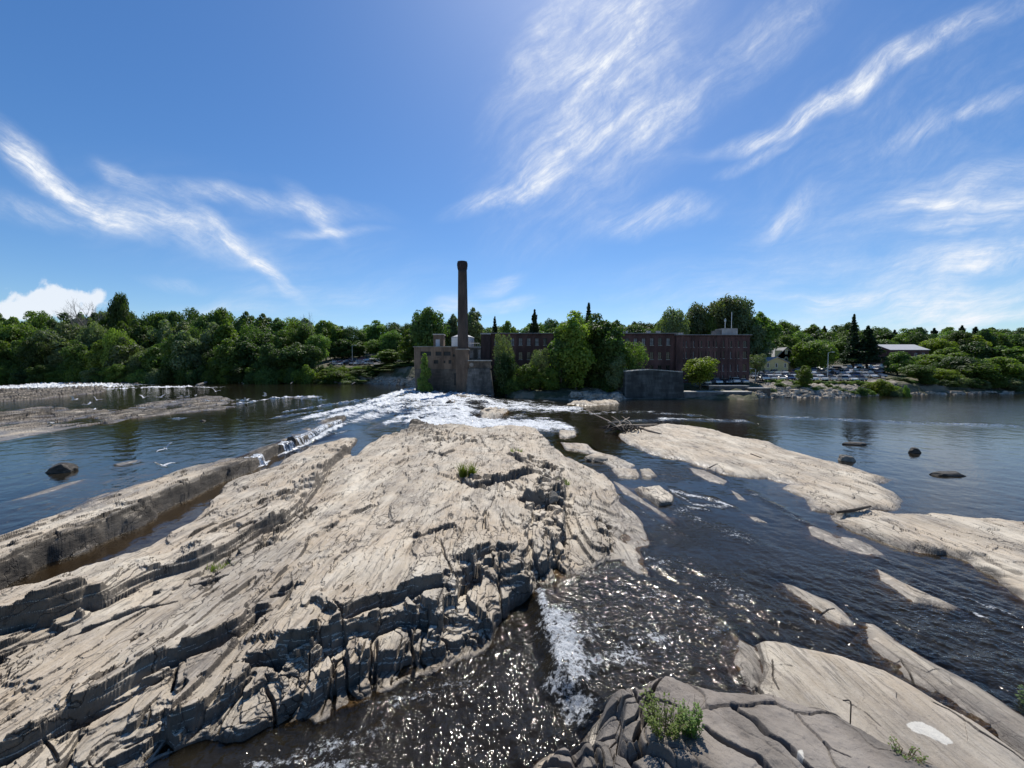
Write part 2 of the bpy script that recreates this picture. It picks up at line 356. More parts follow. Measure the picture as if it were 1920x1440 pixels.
J1 = [(985,1475,.0),(1020,1428,0),(1040,1400,.1),(1085,1392,.2),(1110,1372,.3),(1117,1350,.3),(1128,1313,.3),(1150,1304,.3),(1185,1306,.4),(1225,1285,.4),(1255,1277,.6),(1300,1268,1.0),(1360,1264,1.2),(1427,1270,1.2),(1460,1290,1.1),
 (1513,1300,1.1),(1573,1331,1.1),(1613,1361,1.1),(1667,1394,1.2),(1760,1443,1.2),(2000,1600,1.2),(2300,2400,1.2),(1800,4600,1.2),(-200,4600,.5),(500,2400,0),(700,1750,0)]
K = [([(1048,828),(1065,832),(1104,834),(1118,848),(1153,856),(1160,866),(1145,868),(1110,853),(1085,845),(1060,843)],.16),
 ([(1095,843),(1118,847),(1160,858),(1192,873),(1180,880),(1152,878),(1130,868)],.12),
 ([(1046,808),(1077,809),(1080,818),(1060,822),(1048,820)],.2),
 ([(1098,860),(1113,853),(1143,855),(1130,864),(1112,866)],.3),
 ([(1147,880),(1193,879),(1201,892),(1197,898),(1160,894)],.16),
 ([(1199,880),(1221,880),(1233,893),(1222,897),(1203,895)],.16),
 ([(1187,918),(1237,917),(1264,936),(1260,947),(1233,949),(1207,933)],.30),
 ([(1152,903),(1168,910),(1206,936),(1244,960),(1270,985),(1250,975),(1205,945),(1170,925)],.03),
 ([(1290,876),(1320,882),(1362,902),(1360,910),(1330,903),(1300,888)],.05),
 ([(1365,915),(1385,925),(1402,940),(1385,937)],.03),
 ([(1400,967),(1420,970),(1438,980),(1415,978)],.06)]
FARL = [([(-300,728,UP),(0,733,UP),(60,731,UP),(123,728,UP),(183,724,UP),(202,730,UP),(188,736,UP),(142,741,UP),(75,748,UP),(0,753,UP),(-300,770,UP)],.38),
 ([(-300,800,UP),(0,773,UP),(67,764,UP),(87,762,UP),(150,767,UP),(233,762,UP),(317,752,UP),(333,744,UP),(417,743,UP),(450,755,UP),(440,765,UP),(367,772,UP),(307,777,UP),(247,785,UP),(200,797,UP),(150,800,UP),(43,820,UP),(0,828,UP),(-300,870,UP)],.12),
 ([(0,943,UP),(43,930,UP),(113,908,UP),(163,897,UP),(113,917,UP),(60,933,UP)],.10),
 ([(212,870,UP),(235,865,UP),(262,861,UP),(255,867,UP),(220,874,UP)],.06),
 ([(98,724,UP),(150,718,UP),(215,712,UP),(300,710,UP),(330,714,UP),(260,720,UP),(180,722,UP)],.5),
 ([(530,744,UP),(600,741,UP),(560,748,UP)],.02),
 ([(820,753,.4),(850,752,.4),(861,760,.4),(858,772,.4),(840,764,.4)],.55),
 ([(893,784),(905,775),(928,763),(951,770),(940,781),(915,786)],.55),
 ([(800,728,.9),(830,727,.9),(868,735,.9),(880,744,.8),(872,747,.8),(838,740,.9)],.35),
 ([(1060,758),(1090,750),(1130,745),(1158,750),(1160,757),(1110,761)],.4)]
# heights of the main rock's surface at traced places: (u, v, z)
CTRL = [(100,1110,.25),(300,1040,.3),(450,930,.35),(600,860,.4),(0,1160,.6),(200,1100,.75),(400,1010,.65),(560,920,.6),(30,1280,.45),(200,1200,.45),(400,1120,.55),(600,1000,.6),(700,900,.6),(740,840,.5),(790,810,.9),
 (60,1400,.6),(300,1280,.7),(450,1200,.7),(600,1120,.9),(760,1050,1.1),(850,960,1.1),(850,860,.9),(950,840,1.0),(1000,880,1.1),(960,960,1.15),(900,1030,1.0),(970,1040,1.3),(880,1100,1.0),(890,1180,.9),(840,1200,.7),
 (750,1200,.6),(640,1250,.5),(500,1320,.5),(380,1350,.4),(200,1420,.6),(1090,920,.45),(1090,1000,.5),(1060,1060,.6),(1160,980,.22),(1190,1020,.12),(1120,1050,.5),(1180,1060,.1),(60,1500,.6),(1040,850,.5),(900,815,.6)]
_c = np.array([[*P(u, v, z*.72), z*.72] for u, v, z in CTRL])
def ctrl_height(x, y):
    num = 0; den = 0
    sc = .25+y*.02
    for cx, cy, cz in _c:
        w = 1/(((x-cx)**2+((y-cy)*.7)**2)/(sc*sc)+.3)**1.6; num = num+w*cz; den = den+w
    return num/den
# drops: (points travelling with the LOW side on the right, drop, back length, face width, crack)
LEDGES = [
 ([(-500,1370),(-200,1240),(0,1174),(87,1153),(160,1123),(187,1117),(233,1093),(287,1070),(367,1047),(407,1027),(467,993),(520,967),(567,930),(593,900),(607,867),(633,848),(668,824)],0.85,0.84,2.2,0.248,0.12),
 ([(-200,1310),(0,1216),(50,1196),(110,1172),(170,1152)],0.55,0.3584,0.8,0.21,0.06),
 ([(200,1122),(290,1090),(380,1060),(450,1028),(540,985),(585,935)],0.6,0.2464,0.5,0.21,0.06),
 ([(-300,1520),(0,1384),(73,1347),(127,1317),(187,1287),(253,1247),(310,1220),(347,1207),(400,1187),(450,1158),(477,1133),(517,1127)],0.75,0.4704,1.3,0.153,0.192),
 ([(120,1337),(187,1310),(253,1277),(323,1243)],0.5,0.2464,0.5,0.115,0.12),
 ([(297,1323),(353,1303),(393,1283),(443,1253),(470,1230)],0.6,0.3808,0.7,0.115,0.144),
 ([(453,1221),(480,1210),(520,1212),(540,1210)],0.6,0.448,0.4,0.134,0.3),
 ([(513,1192),(567,1187),(600,1180),(640,1160)],0.8,0.448,0.8,0.134,0.18),
 ([(620,1152),(640,1140),(673,1123),(723,1110),(780,1093),(830,1085)],1,0.4704,1.2,0.153,0.24),
 ([(560,1230),(600,1195),(650,1165),(700,1157),(740,1140),(787,1137),(820,1140)],0.7,0.392,0.6,0.153,0.18),
 ([(560,1290),(600,1250),(660,1225),(720,1200),(790,1190),(840,1175)],0.5,0.392,0.5,0.172,0.12),
 ([(863,880),(872,896),(893,906),(927,897),(957,891),(1003,884)],1,0.56,1,0.172,0.18),
 ([(975,925),(1007,937),(1040,927),(1062,930)],1.1,0.84,1,0.21,0.24),
 ([(955,846),(985,858),(1010,868),(1030,862)],1,0.336,0.6,0.172,0.12),
 ([(840,1082),(873,1053),(890,1033),(920,1020),(960,1030)],1.05,0.448,0.7,0.21,0.144),
 ([(937,1120),(940,1085),(945,1078),(975,1060),(1000,1052),(1010,1045)],1.2,0.672,0.9,0.172,0.12),
 ([(1007,1088),(1030,1055),(1024,1037),(1033,1013),(1053,987),(1053,953),(1057,913),(1050,880)],0.8,0.504,0.6,0.172,0.12),
 ([(1140,1037),(1137,1003),(1120,967),(1107,947),(1104,918)],0.5,0.28,0.7,0.134,0.06),
 ([(1105,1040),(1120,1046),(1150,1040),(1168,1030)],0.5,0.336,0.5,0.134,0),
 ([(895,1000),(905,960),(925,930),(930,900)],1,0.1568,0.4,0.115,0.06),
 ([(980,1035),(985,1000),(990,960),(1000,940)],1,0.2464,0.4,0.115,0.096),
 ([(763,1000),(797,993),(853,980)],1.05,0.1792,0.35,0.096,0.072),
 ([(807,963),(830,950),(853,937),(880,933)],1,0.1568,0.4,0.096,0.06),
 ([(657,957),(680,950),(707,942)],0.7,0.112,0.3,0.096,0.06),
 ([(640,975),(600,985),(560,1000)][::-1],0.6,0.075264,0.3,0.1663,0.0432),
 ([(720,893),(745,878),(763,860),(763,833)],0.6,0.1792,0.5,0.115,0.06),
 ([(795,840),(830,852),(850,845),(880,846)],0.8,0.2016,0.4,0.115,0.072),
 ([(477,957),(510,947),(547,937)],0.4,0.1568,0.5,0.096,0.036),
 ([(450,920),(480,915),(517,910)],0.3,0.1344,0.5,0.096,0.036),
 ([(500,1107),(530,1100),(547,1090)],0.7,0.336,0.3,0.115,0.144),
 ([(0,1135),(60,1128),(120,1108)],0.3,0.0896,0.3,0.077,0.06),
 ([(110,1195),(190,1170),(260,1140),(370,1115)],0.5,0.0784,0.4,0.077,0.048),
 ([(200,1140),(300,1112),(400,1085),(470,1060)],0.5,0.056,0.4,0.077,0.048),
 ([(0,1452),(60,1430),(110,1378),(135,1340)],0.6,0.2016,0.5,0.115,0.096),
 ([(235,1388),(290,1370),(340,1342),(400,1310)],0.55,0.224,0.4,0.134,0.096),
 ([(390,1395),(410,1352),(470,1320),(520,1290),(560,1262)],0.45,0.336,0.4,0.172,0.096),
 # on the ridge
 ([(-300,1180),(0,1078),(60,1045),(100,1020),(187,986),(250,955),(300,933),(367,910),(430,885)],.9,.32,.5,.16,.06),
 ([(-200,1110),(0,1050),(50,1026),(110,996),(170,980)],1.0,.2,.5,.12,.05),
 # right hand slabs
 ([(1700,1010),(1720,1015),(1773,1030),(1800,1050),(1847,1073),(1873,1093),(1925,1118)],0.35,0.3136,0.8,0.3107,0.072),
 ([(1560,962),(1600,960),(1632,957)],0.35,0.25088,0.5,0.3468,0.072),
 ([(1810,1030),(1850,1040),(1880,1060),(1925,1080)],0.4,0.0672,0.4,0.096,0.072),
 ([(1560,905),(1600,915),(1650,930)],0.3,0.056,0.5,0.115,0.06),
]
# open fissures in the near rock: (points, z, width, depth)
FISS = [([(1353,1288),(1362,1305),(1398,1340),(1420,1365),(1455,1395),(1470,1415),(1497,1445),(1530,1500)],1.5,.06,.6),
 ([(1300,1330),(1320,1352),(1355,1382),(1400,1412),(1430,1450),(1460,1490)],1.5,.055,.5),
 ([(1518,1393),(1530,1418),(1570,1445)],1.4,.02,.15),([(1600,1362),(1650,1392),(1690,1425),(1740,1460)],1.2,.03,.25),
 ([(1424,1230),(1432,1262),(1455,1285),(1480,1300)],.8,.03,.3),([(1447,1209),(1450,1240),(1462,1275)],.6,.012,.08),
 ([(1527,1134),(1570,1132)],.3,.02,.08),([(1610,1178),(1625,1205),(1640,1222)],.3,.05,.3),
 ([(1690,1207),(1710,1240),(1725,1275)],.5,.015,.1),([(1740,1297),(1775,1312),(1830,1352),(1900,1390),(1940,1420)],.5,.03,.2),
 ([(1240,1277),(1215,1310),(1195,1350)],.7,.04,.3),([(1150,1345),(1210,1340),(1260,1360)],.7,.04,.3),([(1100,1395),(1105,1440),(1120,1500)],.5,.04,.3),
 ([(1160,1310),(1180,1340),(1190,1400),(1170,1450)],.6,.035,.25),
 ([(820,995),(835,1040),(850,1080)],1.0,.05,.15),([(930,1035),(935,1080),(960,1100)],1.0,.05,.2),([(700,1160),(705,1210),(690,1260)],.7,.05,.2),
 ([(760,1140),(775,1180),(770,1220)],.7,.05,.2),([(610,1190),(625,1230),(615,1290)],.7,.05,.2),([(500,1235),(520,1290),(510,1340)],.6,.04,.2),([(330,1220),(320,1255),(330,1250)],.7,.03,.2),
 ([(75,1347),(90,1365),(105,1380)],.6,.03,.1),([(550,1107),(545,1080),(540,1060)],.6,.02,.05)]
def rock_fields(x, y):
    """height, jumble mask for the river bed and every rock in it"""
    sh = x.shape
    sj = .5*fbm(x*.45, y*.2, 3, 91)
    px = 8*F/np.maximum(y, 3)                     # px below the horizon
    jit = (.010*y+.03)*fbm(x*1.1/(1+y*.02), y*.35/(1+y*.01), 4, 3) + .11*fbm(x*2.2, y*.8, 3, 31)*np.clip(16/y, .2, 1)
    h = -.60-.5*ss(19, 15, y)*ss(-9, -5, x)*ss(5, 2, x)-.22*fbm(x*.25, y*.1, 3, 51)-.1*fbm(x*1.4, y*.6, 3, 52)
    h = h+np.where(level(x, y) > .5, .35, 0)      # the bed steps up with the river
    jum = np.zeros(sh); J_m = np.zeros(sh); rockid = np.zeros(sh)
    def shape(pts, T, w, zl=0., under=.6, jm=1., res=True):
        nonlocal h
        q = wpts(pts); m = (x > q[:,0].min()-3) & (x < q[:,0].max()+3) & (y > q[:,1].min()-4) & (y < q[:,1].max()+4)
        if not m.any(): return m, None
        xx, yy = x[m], y[m]
        d, s_, f_, _t = seg_dist(xx, yy, q, True); sd = np.where(inside(xx, yy, q), d, -d)+jit[m]*jm
        TT = T(xx, yy) if callable(T) else T
        lv = zl(xx, yy) if callable(zl) else zl
        if callable(w): w = w(xx, yy)
        g = np.where(sd > 0, lv+TT*(1-np.exp(-np.maximum(sd, 0)/w)), lv+np.maximum(sd*under, -.9))
        hh = h[m]; up = g > hh; hh = np.where(up, g, hh); h[m] = hh
        full = np.full(sh, -9.); full[m] = sd; return m, full
    lvf = lambda a, b: level(a, b, smooth=True)
    m, sdm = shape(MAIN, lambda a, b: ctrl_height(a, b)-level(a, b, True), lambda a, b: .25+.75*ss(17.5, 13.5, b)*ss(-14, -9, a), lvf, 1.6)
    main_in = ss(-.1, .3, sdm)
    # the ridge that holds back the upper river: gentle upstream back, low gaps where water pours over
    rq = wpts(RIDGE)
    gaps = [(475, 858, .9), (533, 833, .8), (585, 812, 1.7), (612, 800, 2.2), (562, 822, .9)]
    def rT(a, b):
        t = np.full(a.shape, .18)
        t = t-.08*ss(24, 33, b)
        for gu, gv, gr in gaps:
            gx, gy = P(gu, gv, .6); t = t-(t+.12)*np.exp(-((b-gy)/gr)**4)*(abs(a-gx) < 4)
        return t
    m, sdr = shape(RIDGE, rT, .5, UP-.03, 3.0, 1.6)
    ridge_in = ss(-.1, .3, sdr)
    # jumble areas
    def zone(pts, z, r):
        q = wpts(pts, z); d, s_, f_, _ = seg_dist(x, y, q); return np.exp(-(d/r)**2)
    jum = np.maximum.reduce([zone([(330,1350),(480,1300),(620,1230),(740,1190),(850,1150)], .5, 1.1), zone([(700,1260),(860,1220)], .4, .8),
        zone([(1030,1060),(1040,1000),(1010,960),(1040,920),(1020,870),(980,850)], 1.0, 1.0), zone([(850,1070),(900,1030),(960,1035)], 1., .6),
        .8*zone([(780,800),(830,815),(900,818),(960,815)], .8, 2.6), .5*zone([(880,880),(960,900)], 1., 1.5), .6*zone([(1120,960),(1140,1020)], .4, .5), .75*zone([(390,1060),(500,1005),(580,945)], .6, .35),
        .55*zone([(-200,1330),(0,1240),(120,1190)], .5, .5)])
    shape(SLABC, .30, .5, 0, .8, .8); shape(SLABD, .32, .4, 0, .8)
    for pts, T in ((E1, .06), (F1_, .17), (G1, .2)): shape(pts, T, .35, 0, .8, .5)
    shape(H1, .15, .35, 0, .7, .3); shape(I1, .36, .2, 0, 1.2, .3); shape(SLV, .15, .3, 0, 1., .3)
    for pts, T in K: shape(pts, T, .12, 0, 1.2, .4)
    for pts, T in FARL:
        zl = pts[0][2] if len(pts[0]) > 2 else 0
        big = T > .3
        shape(pts, (lambda a, b, T=T: T*(.8+.9*fbm(a*.5, b*.12, 4, 77)+.4*fbm(a*1.7, b*.5, 3, 78))) if big else T, .5, zl-.02, .3, 1.0 if big else .3)
    # near rock: a higher block in front of the camera
    hb = h.copy(); m, sdj = shape(J1, lambda a, b: 1.0+.45*ss(4., 6.5, -b+12)+.25*ss(2.2, 5, a)-.6*ss(2.9, .9, a), .16, .0, 1.2, .25)
    if sdj is not None: J_m = ss(-.1, .2, sdj)
    # ledges
    lj = .05*fbm(x*1.3, y*1.3, 3, 61)+.10*fbm(x*.35, y*.2, 2, 62)
    on = np.maximum(main_in, ridge_in); on2 = ss(-.1, .15, h-level(x, y, True))
    for pts, z, drop, Lb, wf, crk in LEDGES:
        z *= .8; drop *= .72; q = wpts(pts, z); m = (x > q[:,0].min()-5) & (x < q[:,0].max()+5) & (y > q[:,1].min()-6) & (y < q[:,1].max()+6)
        if not m.any(): continue
        d, s_, fr, T = seg_dist(x[m], y[m], q)
        dd = d*np.where(s_ > 0, 1, -1)+lj[m]*min(1, T*.15)                # + high side
        e = ss(0, .10, fr)*ss(1, .93, fr)*(d < 30)
        dv = drop*(.75+.45*fbm(x[m]*.7, y[m]*.7, 2, 63))
        c = np.where(dd > 0, dv*np.exp(-np.maximum(dd, 0)/(Lb*1.3)), dv*np.clip(1+dd/wf, 0, 1))
        c = c-crk*np.exp(-((dd+wf*1.3)/(wf*.7+.02))**2)-.25*drop*np.exp(np.minimum(dd, 0)/.6)*(dd < -wf)
        e = np.where(d > .01, e, e)
        h[m] += c*e*on2[m]
    sw = x*1.0+y*.13+.9*fbm(x*.16, y*.06, 3, 11)      # coordinate across the strata
    ks = np.clip(1.2-y*.012, .35, 1.0)
    rockm = ss(-.04, .16, h-level(x, y, True)); flatm = np.maximum(main_in, ridge_in)*.4+.6
    # strata: sawtooth steps, each layer breaks off to the right
    def saw(t, w=.07):
        f = t-np.floor(t); return np.where(f < 1-w, f/(1-w), (1-f)/w)
    n1 = fbm(x*.5, y*.15, 3, 21); n2 = fbm(x*.9, y*.22, 3, 22)
    a1 = (.10*ss(0, .6, fbm(x*.22, y*.1, 2, 23))+.01)*flatm
    calmr = 1-.85*ss(6, 8, x)*ss(17, 14.5, y)
    h += rockm*(1-J_m)*calmr*(a1*(saw(sw/1.35+.8*n1, .05)-.5)+(.012+.035*ss(0, .7, fbm(x*.4, y*.18, 2, 24)))*flatm*(saw(sw/.47+.9*n2, .09)-.5)*ks)
    h += rockm*(1-J_m)*calmr*.012*(saw(sw/.16+1.1*n2, .2)-.5)*np.clip(1.5-y*.05, 0, 1)*ss(-.2, .5, n1)
    # jumbled blocks
    wx, wy = x*1.0+.35*fbm(x*.9, y*.9, 2, 41), y+.35*fbm(x*.9, y*.9, 2, 42)
    F1a, F2a, ida = worley(wx*1.25+.2*wy, wy*.62, 4); F1b, F2b, idb = worley(wx*2.7+wy*.5, wy*1.7*np.clip(16/y, .3, 1)**.0, 8)
    idb = .5+(idb-.5)*np.clip(20/y, 0, 1)
    edge_a = ss(.0, .10, F2a-F1a); edge_b = ss(.0, .12, F2b-F1b)
    jj = np.maximum(jum*main_in, .6*ridge_in*zone([(-160,1150),(0,1088),(93,1040),(187,1000),(267,966),(320,940),(400,900)], .5, .8))*rockm
    h += jj*((ida-.55)*.55+(edge_a-1)*.22+(idb-.5)*.22+(edge_b-1)*.08 + (F1a*.35*(ida-.5)))
    # fine blocky cracking everywhere else, faint
    h += rockm*(1-jj)*((ida-.5)*.05+(edge_b-1)*.012*ss(.1, .6, fbm(x*.3, y*.3, 2, 45)))*(1-.6*J_m)
    farm = ss(-4, -14, x)*ss(38, 50, y)
    _, _, idc = worley(x*.5+y*.06, y*.16, 14); _, _, idd = worley(x*1.1+y*.1, y*.38, 15); h += rockm*farm*(.6*(idc-.5)+.4*(idd-.5)+.4*fbm(x*.35, y*.12, 4, 46))
    smooth_r = ss(2.2, 3.5, x)*ss(18, 15, y)
    h += rockm*(.035*fbm(x*1.3, y*.8, 5, 43)*(.5+.9*jum)+.05*fbm(x*.22, y*.1, 3, 44)*main_in)
    # bedding: the surface breaks down in thin layers
    for s_b, kb, fx_, fy_, sd_ in ((.30, .5, .5, .18, 301), (.10, .6, 1.1, .4, 302), (.045, .5, 2.2, .9, 303)):
        far_ = np.clip({.30: 60, .10: 26, .045: 14}[s_b]/y, 0, 1)
        q_ = (h+s_b*1.1*fbm(x*fx_, y*fy_, 3, sd_)+.05*x)/s_b; f_ = q_-np.floor(q_)
        h += s_b*(ss(.40, .60, f_)-f_)*kb*rockm*(1-J_m*.85)*calmr*far_*(.35+.65*on)
    # the near rock breaks in big straight-edged plates
    wj = worley(x*.75+y*.25+.2*fbm(x, y, 2, 47), y*.62-x*.2, 19); plate = ss(0, .05, wj[1]-wj[0])
    # near rock: rounded swell, pitted surface, blocky left foot
    if sdj is not None:
        lf = J_m*ss(3.4, 2.2, x)
        h += J_m*(.07*fbm(x*.7, y*.6, 3, 71)+.02*fbm(x*5, y*5, 4, 72)+(wj[2]-.5)*.05+(plate-1)*.02+.08*(wj[2]-.4)*wj[0])+lf*((ida-.5)*.5+(edge_a-1)*.25+(idb-.5)*.15+(edge_b-1)*.08)
    for pts, z, wd, dp in FISS:
        q = wpts(pts, z); m = (x > q[:,0].min()-2) & (x < q[:,0].max()+2) & (y > q[:,1].min()-2) & (y < q[:,1].max()+2)
        d, s_, fr, T = seg_dist(x[m], y[m], q); d = np.abs(d*s_+.05*fbm(x[m]*1.1, y[m]*1.1, 2, 81))
        d = np.where(((fr <= 0) | (fr >= 1)), d+.3, d)
        h[m] -= min(dp, .34)*ss(wd*1.3, wd*.25, d)*ss(0, .12, fr)*ss(1, .9, fr)
    # keep the gaps of the ridge open for the falls
    for gu, gv, gr in gaps:
        gx, gy = P(gu, gv, .6); g = np.exp(-((y-gy)/(gr*.9))**4)*(abs(x-gx) < 4)*ridge_in
        h = np.where(g > .02, np.minimum(h, h*(1-g)+(UP-.08+.05*fbm(x*3, y*1.5, 3, 5))*g), h)
    rlow = wpts(RIDGE[14:]); dlo, _, _, _ = seg_dist(x, y, rlow)
    dark = np.clip(farm*1.0+.95*ss(.75, .25, dlo+.15*fbm(x*1.5, y*.6, 3, 88))*(y > 8)+ridge_in*ss(24, 32, y)*.9, 0, 1)  # shade painted onto the ridge's near wall; elsewhere dark wet rock
    return h, jum, J_m, main_in, calmr, dark
# ============================================================ water level
_rl = wpts([(-900,1400,.4),(-160,1105,.4),(0,1050,.4),(93,1015,.4),(187,975,.4),(267,940,.4),(330,912,.4),(400,885,.4),(457,864,.4),(530,834,.4),(585,812,.4),(640,788,.4),(655,782,.4)])
_rr = wpts([(655,782,.4),(690,776,.5),(740,768,.5),(800,770,.5),(850,772,.5),(880,760,.5),(905,752,.5)])
_line = np.vstack([_rl, _rr[1:], [[-7, 112], [-7, 420]]])
_fl = wpts([(1003,1085,0),(1012,1110,-.1),(1025,1150,-.2),(1033,1190,-.2),(1052,1225,-.2),(1048,1262,-.3),(1065,1288,-.3),(1110,1310,-.3),(1130,1340,-.3),(1150,1420,-.3),(1200,1800,-.3)])
def _side(x, y, line):
    d, s_, f_, _ = seg_dist(x, y, line)
    if line is _line: ring = np.vstack([line, [[-3000, 3000], [-3000, -50]]])
    else: ring = np.vstack([line, [[-300, line[-1][1]], [-300, line[0][1]]]])
    return d*np.where(inside(x, y, ring), 1, -1)
def level(x, y, smooth=False):
    d = _side(x, y, _line)                        # + = left of travel = upstream
    rap = ss(36, 46, y)                           # the falls widen into a rapid further out
    fall = .22*(1-rap)+7*rap
    L1 = UP*ss(-fall*.8, fall*.35+.05, d)
    df = _side(x, y, _fl)
    L2 = -.4*ss(-.1, .7, df)*ss(17.5, 14.5, y)*(x > -12)*ss(-11.5, -9, x)
    return np.where(d < 3, L1+L2*(d < 0), L1)
# ============================================================ the grid (denser near the camera)
us = np.concatenate([np.linspace(-900, -130, 60)[:-1], np.arange(-130, 2050, 1.45), np.linspace(2050, 2800, 60)])
vs = np.concatenate([np.arange(705.5, 800, .5), np.arange(800, 870, .9), np.arange(870, 1120, 1.4), np.arange(1120, 1400, 1.1), np.arange(1400, 1690, 1.35), 688+np.geomspace(1020, 9000, 30)])
yy = HC*F/(vs-688)
GX = (us[None, :]-960)/F*yy[:, None]; GY = np.repeat(yy[:, None], len(us), 1)
# jitter a little so the lattice never shows
H_, JUM, JM, MIN_, CALMR, DARK = rock_fields(GX, GY)
LV = level(GX, GY)
nr, nc = GX.shape
ii = np.arange(nr*nc).reshape(nr, nc)
quads = np.stack([ii[1:, :-1], ii[1:, 1:], ii[:-1, 1:], ii[:-1, :-1]], -1).reshape(-1, 4)
hf = H_.ravel(); ca_ = np.abs(hf[quads[:, 0]]-hf[quads[:, 2]]) < np.abs(hf[quads[:, 1]]-hf[quads[:, 3]])   # split each cell along its contour
tris = np.where(ca_[:, None, None], quads[:, [[0, 1, 2], [0, 2, 3]]], quads[:, [[0, 1, 3], [1, 2, 3]]]).reshape(-1, 3)
# rock leans: faces overhang slightly to the right, so crests are undercut
lean = .12*np.clip(H_-LV, 0, 1.5)*np.clip(1.3-GY*.02, 0.2, 1)
V = np.stack([GX+lean*.8, GY-lean*.5, H_], -1).reshape(-1, 3)
wet = np.clip(1-(H_-LV-.03)/.2+.35*fbm(GX*1.2, GY*.6, 3, 98), 0, 1)*(H_-LV < .5)
def rockmat():
    m, t, o = newmat('bedrock'); g = G(t)
    geo = g.n('ShaderNodeNewGeometry'); pos = geo.outputs['Position']
    st = g.mapv(pos, (1.0, .22, 1.0), (0, 0, R(-7)))
    nb = g.ramp(g.noise(st, .9, 6, .62), .32, .68)
    nm = g.ramp(g.noise(pos, .38, 5, .6), .36, .66)
    c = g.mix(nb, c4(.36, .305, .23), c4(.66, .585, .46))
    c = g.mix(g.math('MULTIPLY', nm, .65), c, c4(.44, .34, .23))
    gr = g.ramp(g.noise(g.mapv(pos, (.5, .3, .5)), 1.1, 6, .7), .52, .72)
    c = g.mix(g.math('MULTIPLY', gr, .75), c, c4(.17, .148, .128))
    g2 = g.ramp(g.noise(g.mapv(pos, (.6, .25, .6), (0, 0, R(-7))), .42, 6, .68), .50, .66)
    c = g.mix(g.math('MULTIPLY', g2, .55), c, c4(.20, .175, .145))
    sp = g.ramp(g.noise(st, 9, 6, .7), .40, .75)
    c = g.mix(g.math('MULTIPLY', sp, .5), c, c4(.60, .54, .46))
    dk = g.ramp(g.noise(pos, 17, 5, .75), .55, .72)
    c = g.mix(g.math('MULTIPLY', dk, .6), c, c4(.12, .10, .085))
    jm0 = g.n('ShaderNodeAttribute', attribute_name='near_rock').outputs['Fac']
    # fine dark partings along the strata
    wv = g.noise(g.mapv(pos, (6.5, .55, 2.0), (0, 0, R(-7))), 1.0, 6, .68, .6)
    part = g.ramp(wv, .36, .45, 1, 0)
    c = g.mix(g.math('MULTIPLY', g.math('MULTIPLY', part, .45), g.math('SUBTRACT', 1.0, jm0)), c, c4(.12, .10, .085))
    # steep broken faces: weathered brown, with their shade painted in near-black
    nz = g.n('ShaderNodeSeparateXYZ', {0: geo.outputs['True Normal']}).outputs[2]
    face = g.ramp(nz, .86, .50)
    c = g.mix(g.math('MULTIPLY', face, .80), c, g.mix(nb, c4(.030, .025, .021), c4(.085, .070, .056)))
    wv2 = g.n('ShaderNodeVectorMath', {0: g.mapv(pos, (1.0, .38, 1.0), (0, 0, R(-9))), 1: g.n('ShaderNodeVectorMath', {0: g.n('ShaderNodeTexNoise', {'Vector': pos, 'Scale': 1.3, 'Detail': 5}).outputs[1], 1: (.9, .9, .9)}, operation='MULTIPLY').outputs[0]}, operation='ADD').outputs[0]
    def cracks(sc, wd, lo, hi, sd):
        v_ = g.n('ShaderNodeTexVoronoi', {'Vector': wv2, 'Scale': sc}, feature='DISTANCE_TO_EDGE').outputs[0]
        return g.math('MULTIPLY', g.ramp(v_, 0, wd, 1, 0), g.ramp(g.noise(g.mapv(pos, (1, .5, 1)), sd, 4, .6), lo, hi))
    ck = g.math('MAXIMUM', cracks(.55, .014, .42, .55, .45), cracks(1.7, .030, .48, .60, .8))
    sl_ = g.n('ShaderNodeAttribute', attribute_name='slab').outputs['Fac']
    ck = g.math('MULTIPLY', ck, g.math('SUBTRACT', 1.0, g.math('MAXIMUM', g.math('MULTIPLY', jm0, .8), sl_)))
    c = g.mix(g.math('MULTIPLY', ck, .85), c, c4(.035, .029, .024))
    jm = g.n('ShaderNodeAttribute', attribute_name='near_rock').outputs['Fac']
    c = g.mix(g.math('MULTIPLY', jm, .82), c, g.mix(nb, c4(.085, .075, .068), c4(.21, .185, .165)))
    pl = g.n('ShaderNodeAttribute', attribute_name='pale').outputs['Fac']
    c = g.mix(pl, c, c4(.62, .59, .52))
    dr = g.n('ShaderNodeAttribute', attribute_name='wet_and_shade').outputs['Fac']
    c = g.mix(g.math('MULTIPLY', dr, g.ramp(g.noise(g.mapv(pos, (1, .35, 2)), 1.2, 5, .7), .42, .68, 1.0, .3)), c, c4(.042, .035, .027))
    wt = g.n('ShaderNodeAttribute', attribute_name='wet').outputs['Fac']
    wn_ = g.math('MULTIPLY', wt, g.ramp(g.noise(pos, 3, 4), .25, .5))
    c = g.mix(g.math('MULTIPLY', wn_, .75), c, c4(.075, .058, .04))
    al = g.n('ShaderNodeAttribute', attribute_name='algae').outputs['Fac']
    c = g.mix(al, c, g.mix(g.noise(pos, 2.0, 4), c4(.075, .05, .022), c4(.045, .038, .024)))
    h1 = g.noise(g.mapv(pos, (1.6, .6, 1.6), (0, 0, R(-7))), 2.4, 10, .74)
    h2 = g.noise(pos, 9, 7, .7)
    h1 = g.math('SUBTRACT', h1, g.math('MULTIPLY', ck, .6))
    n1 = g.bump(g.math('ADD', g.math('MULTIPLY', h1, 1.0), g.math('MULTIPLY', part, g.math('ADD', -.3, g.math('MULTIPLY', jm0, .3)))), .9, .07)
    n2 = g.bump(h2, .7, .03, n1)
    rg = g.ramp(wt, 0, 1, .88, .35)
    p = g.n('ShaderNodeBsdfPrincipled', {'Base Color': c, 'Roughness': rg, 'Normal': n2})
    t.links.new(p.outputs[0], o.inputs[0]); return m
M['rock'] = rockmat()
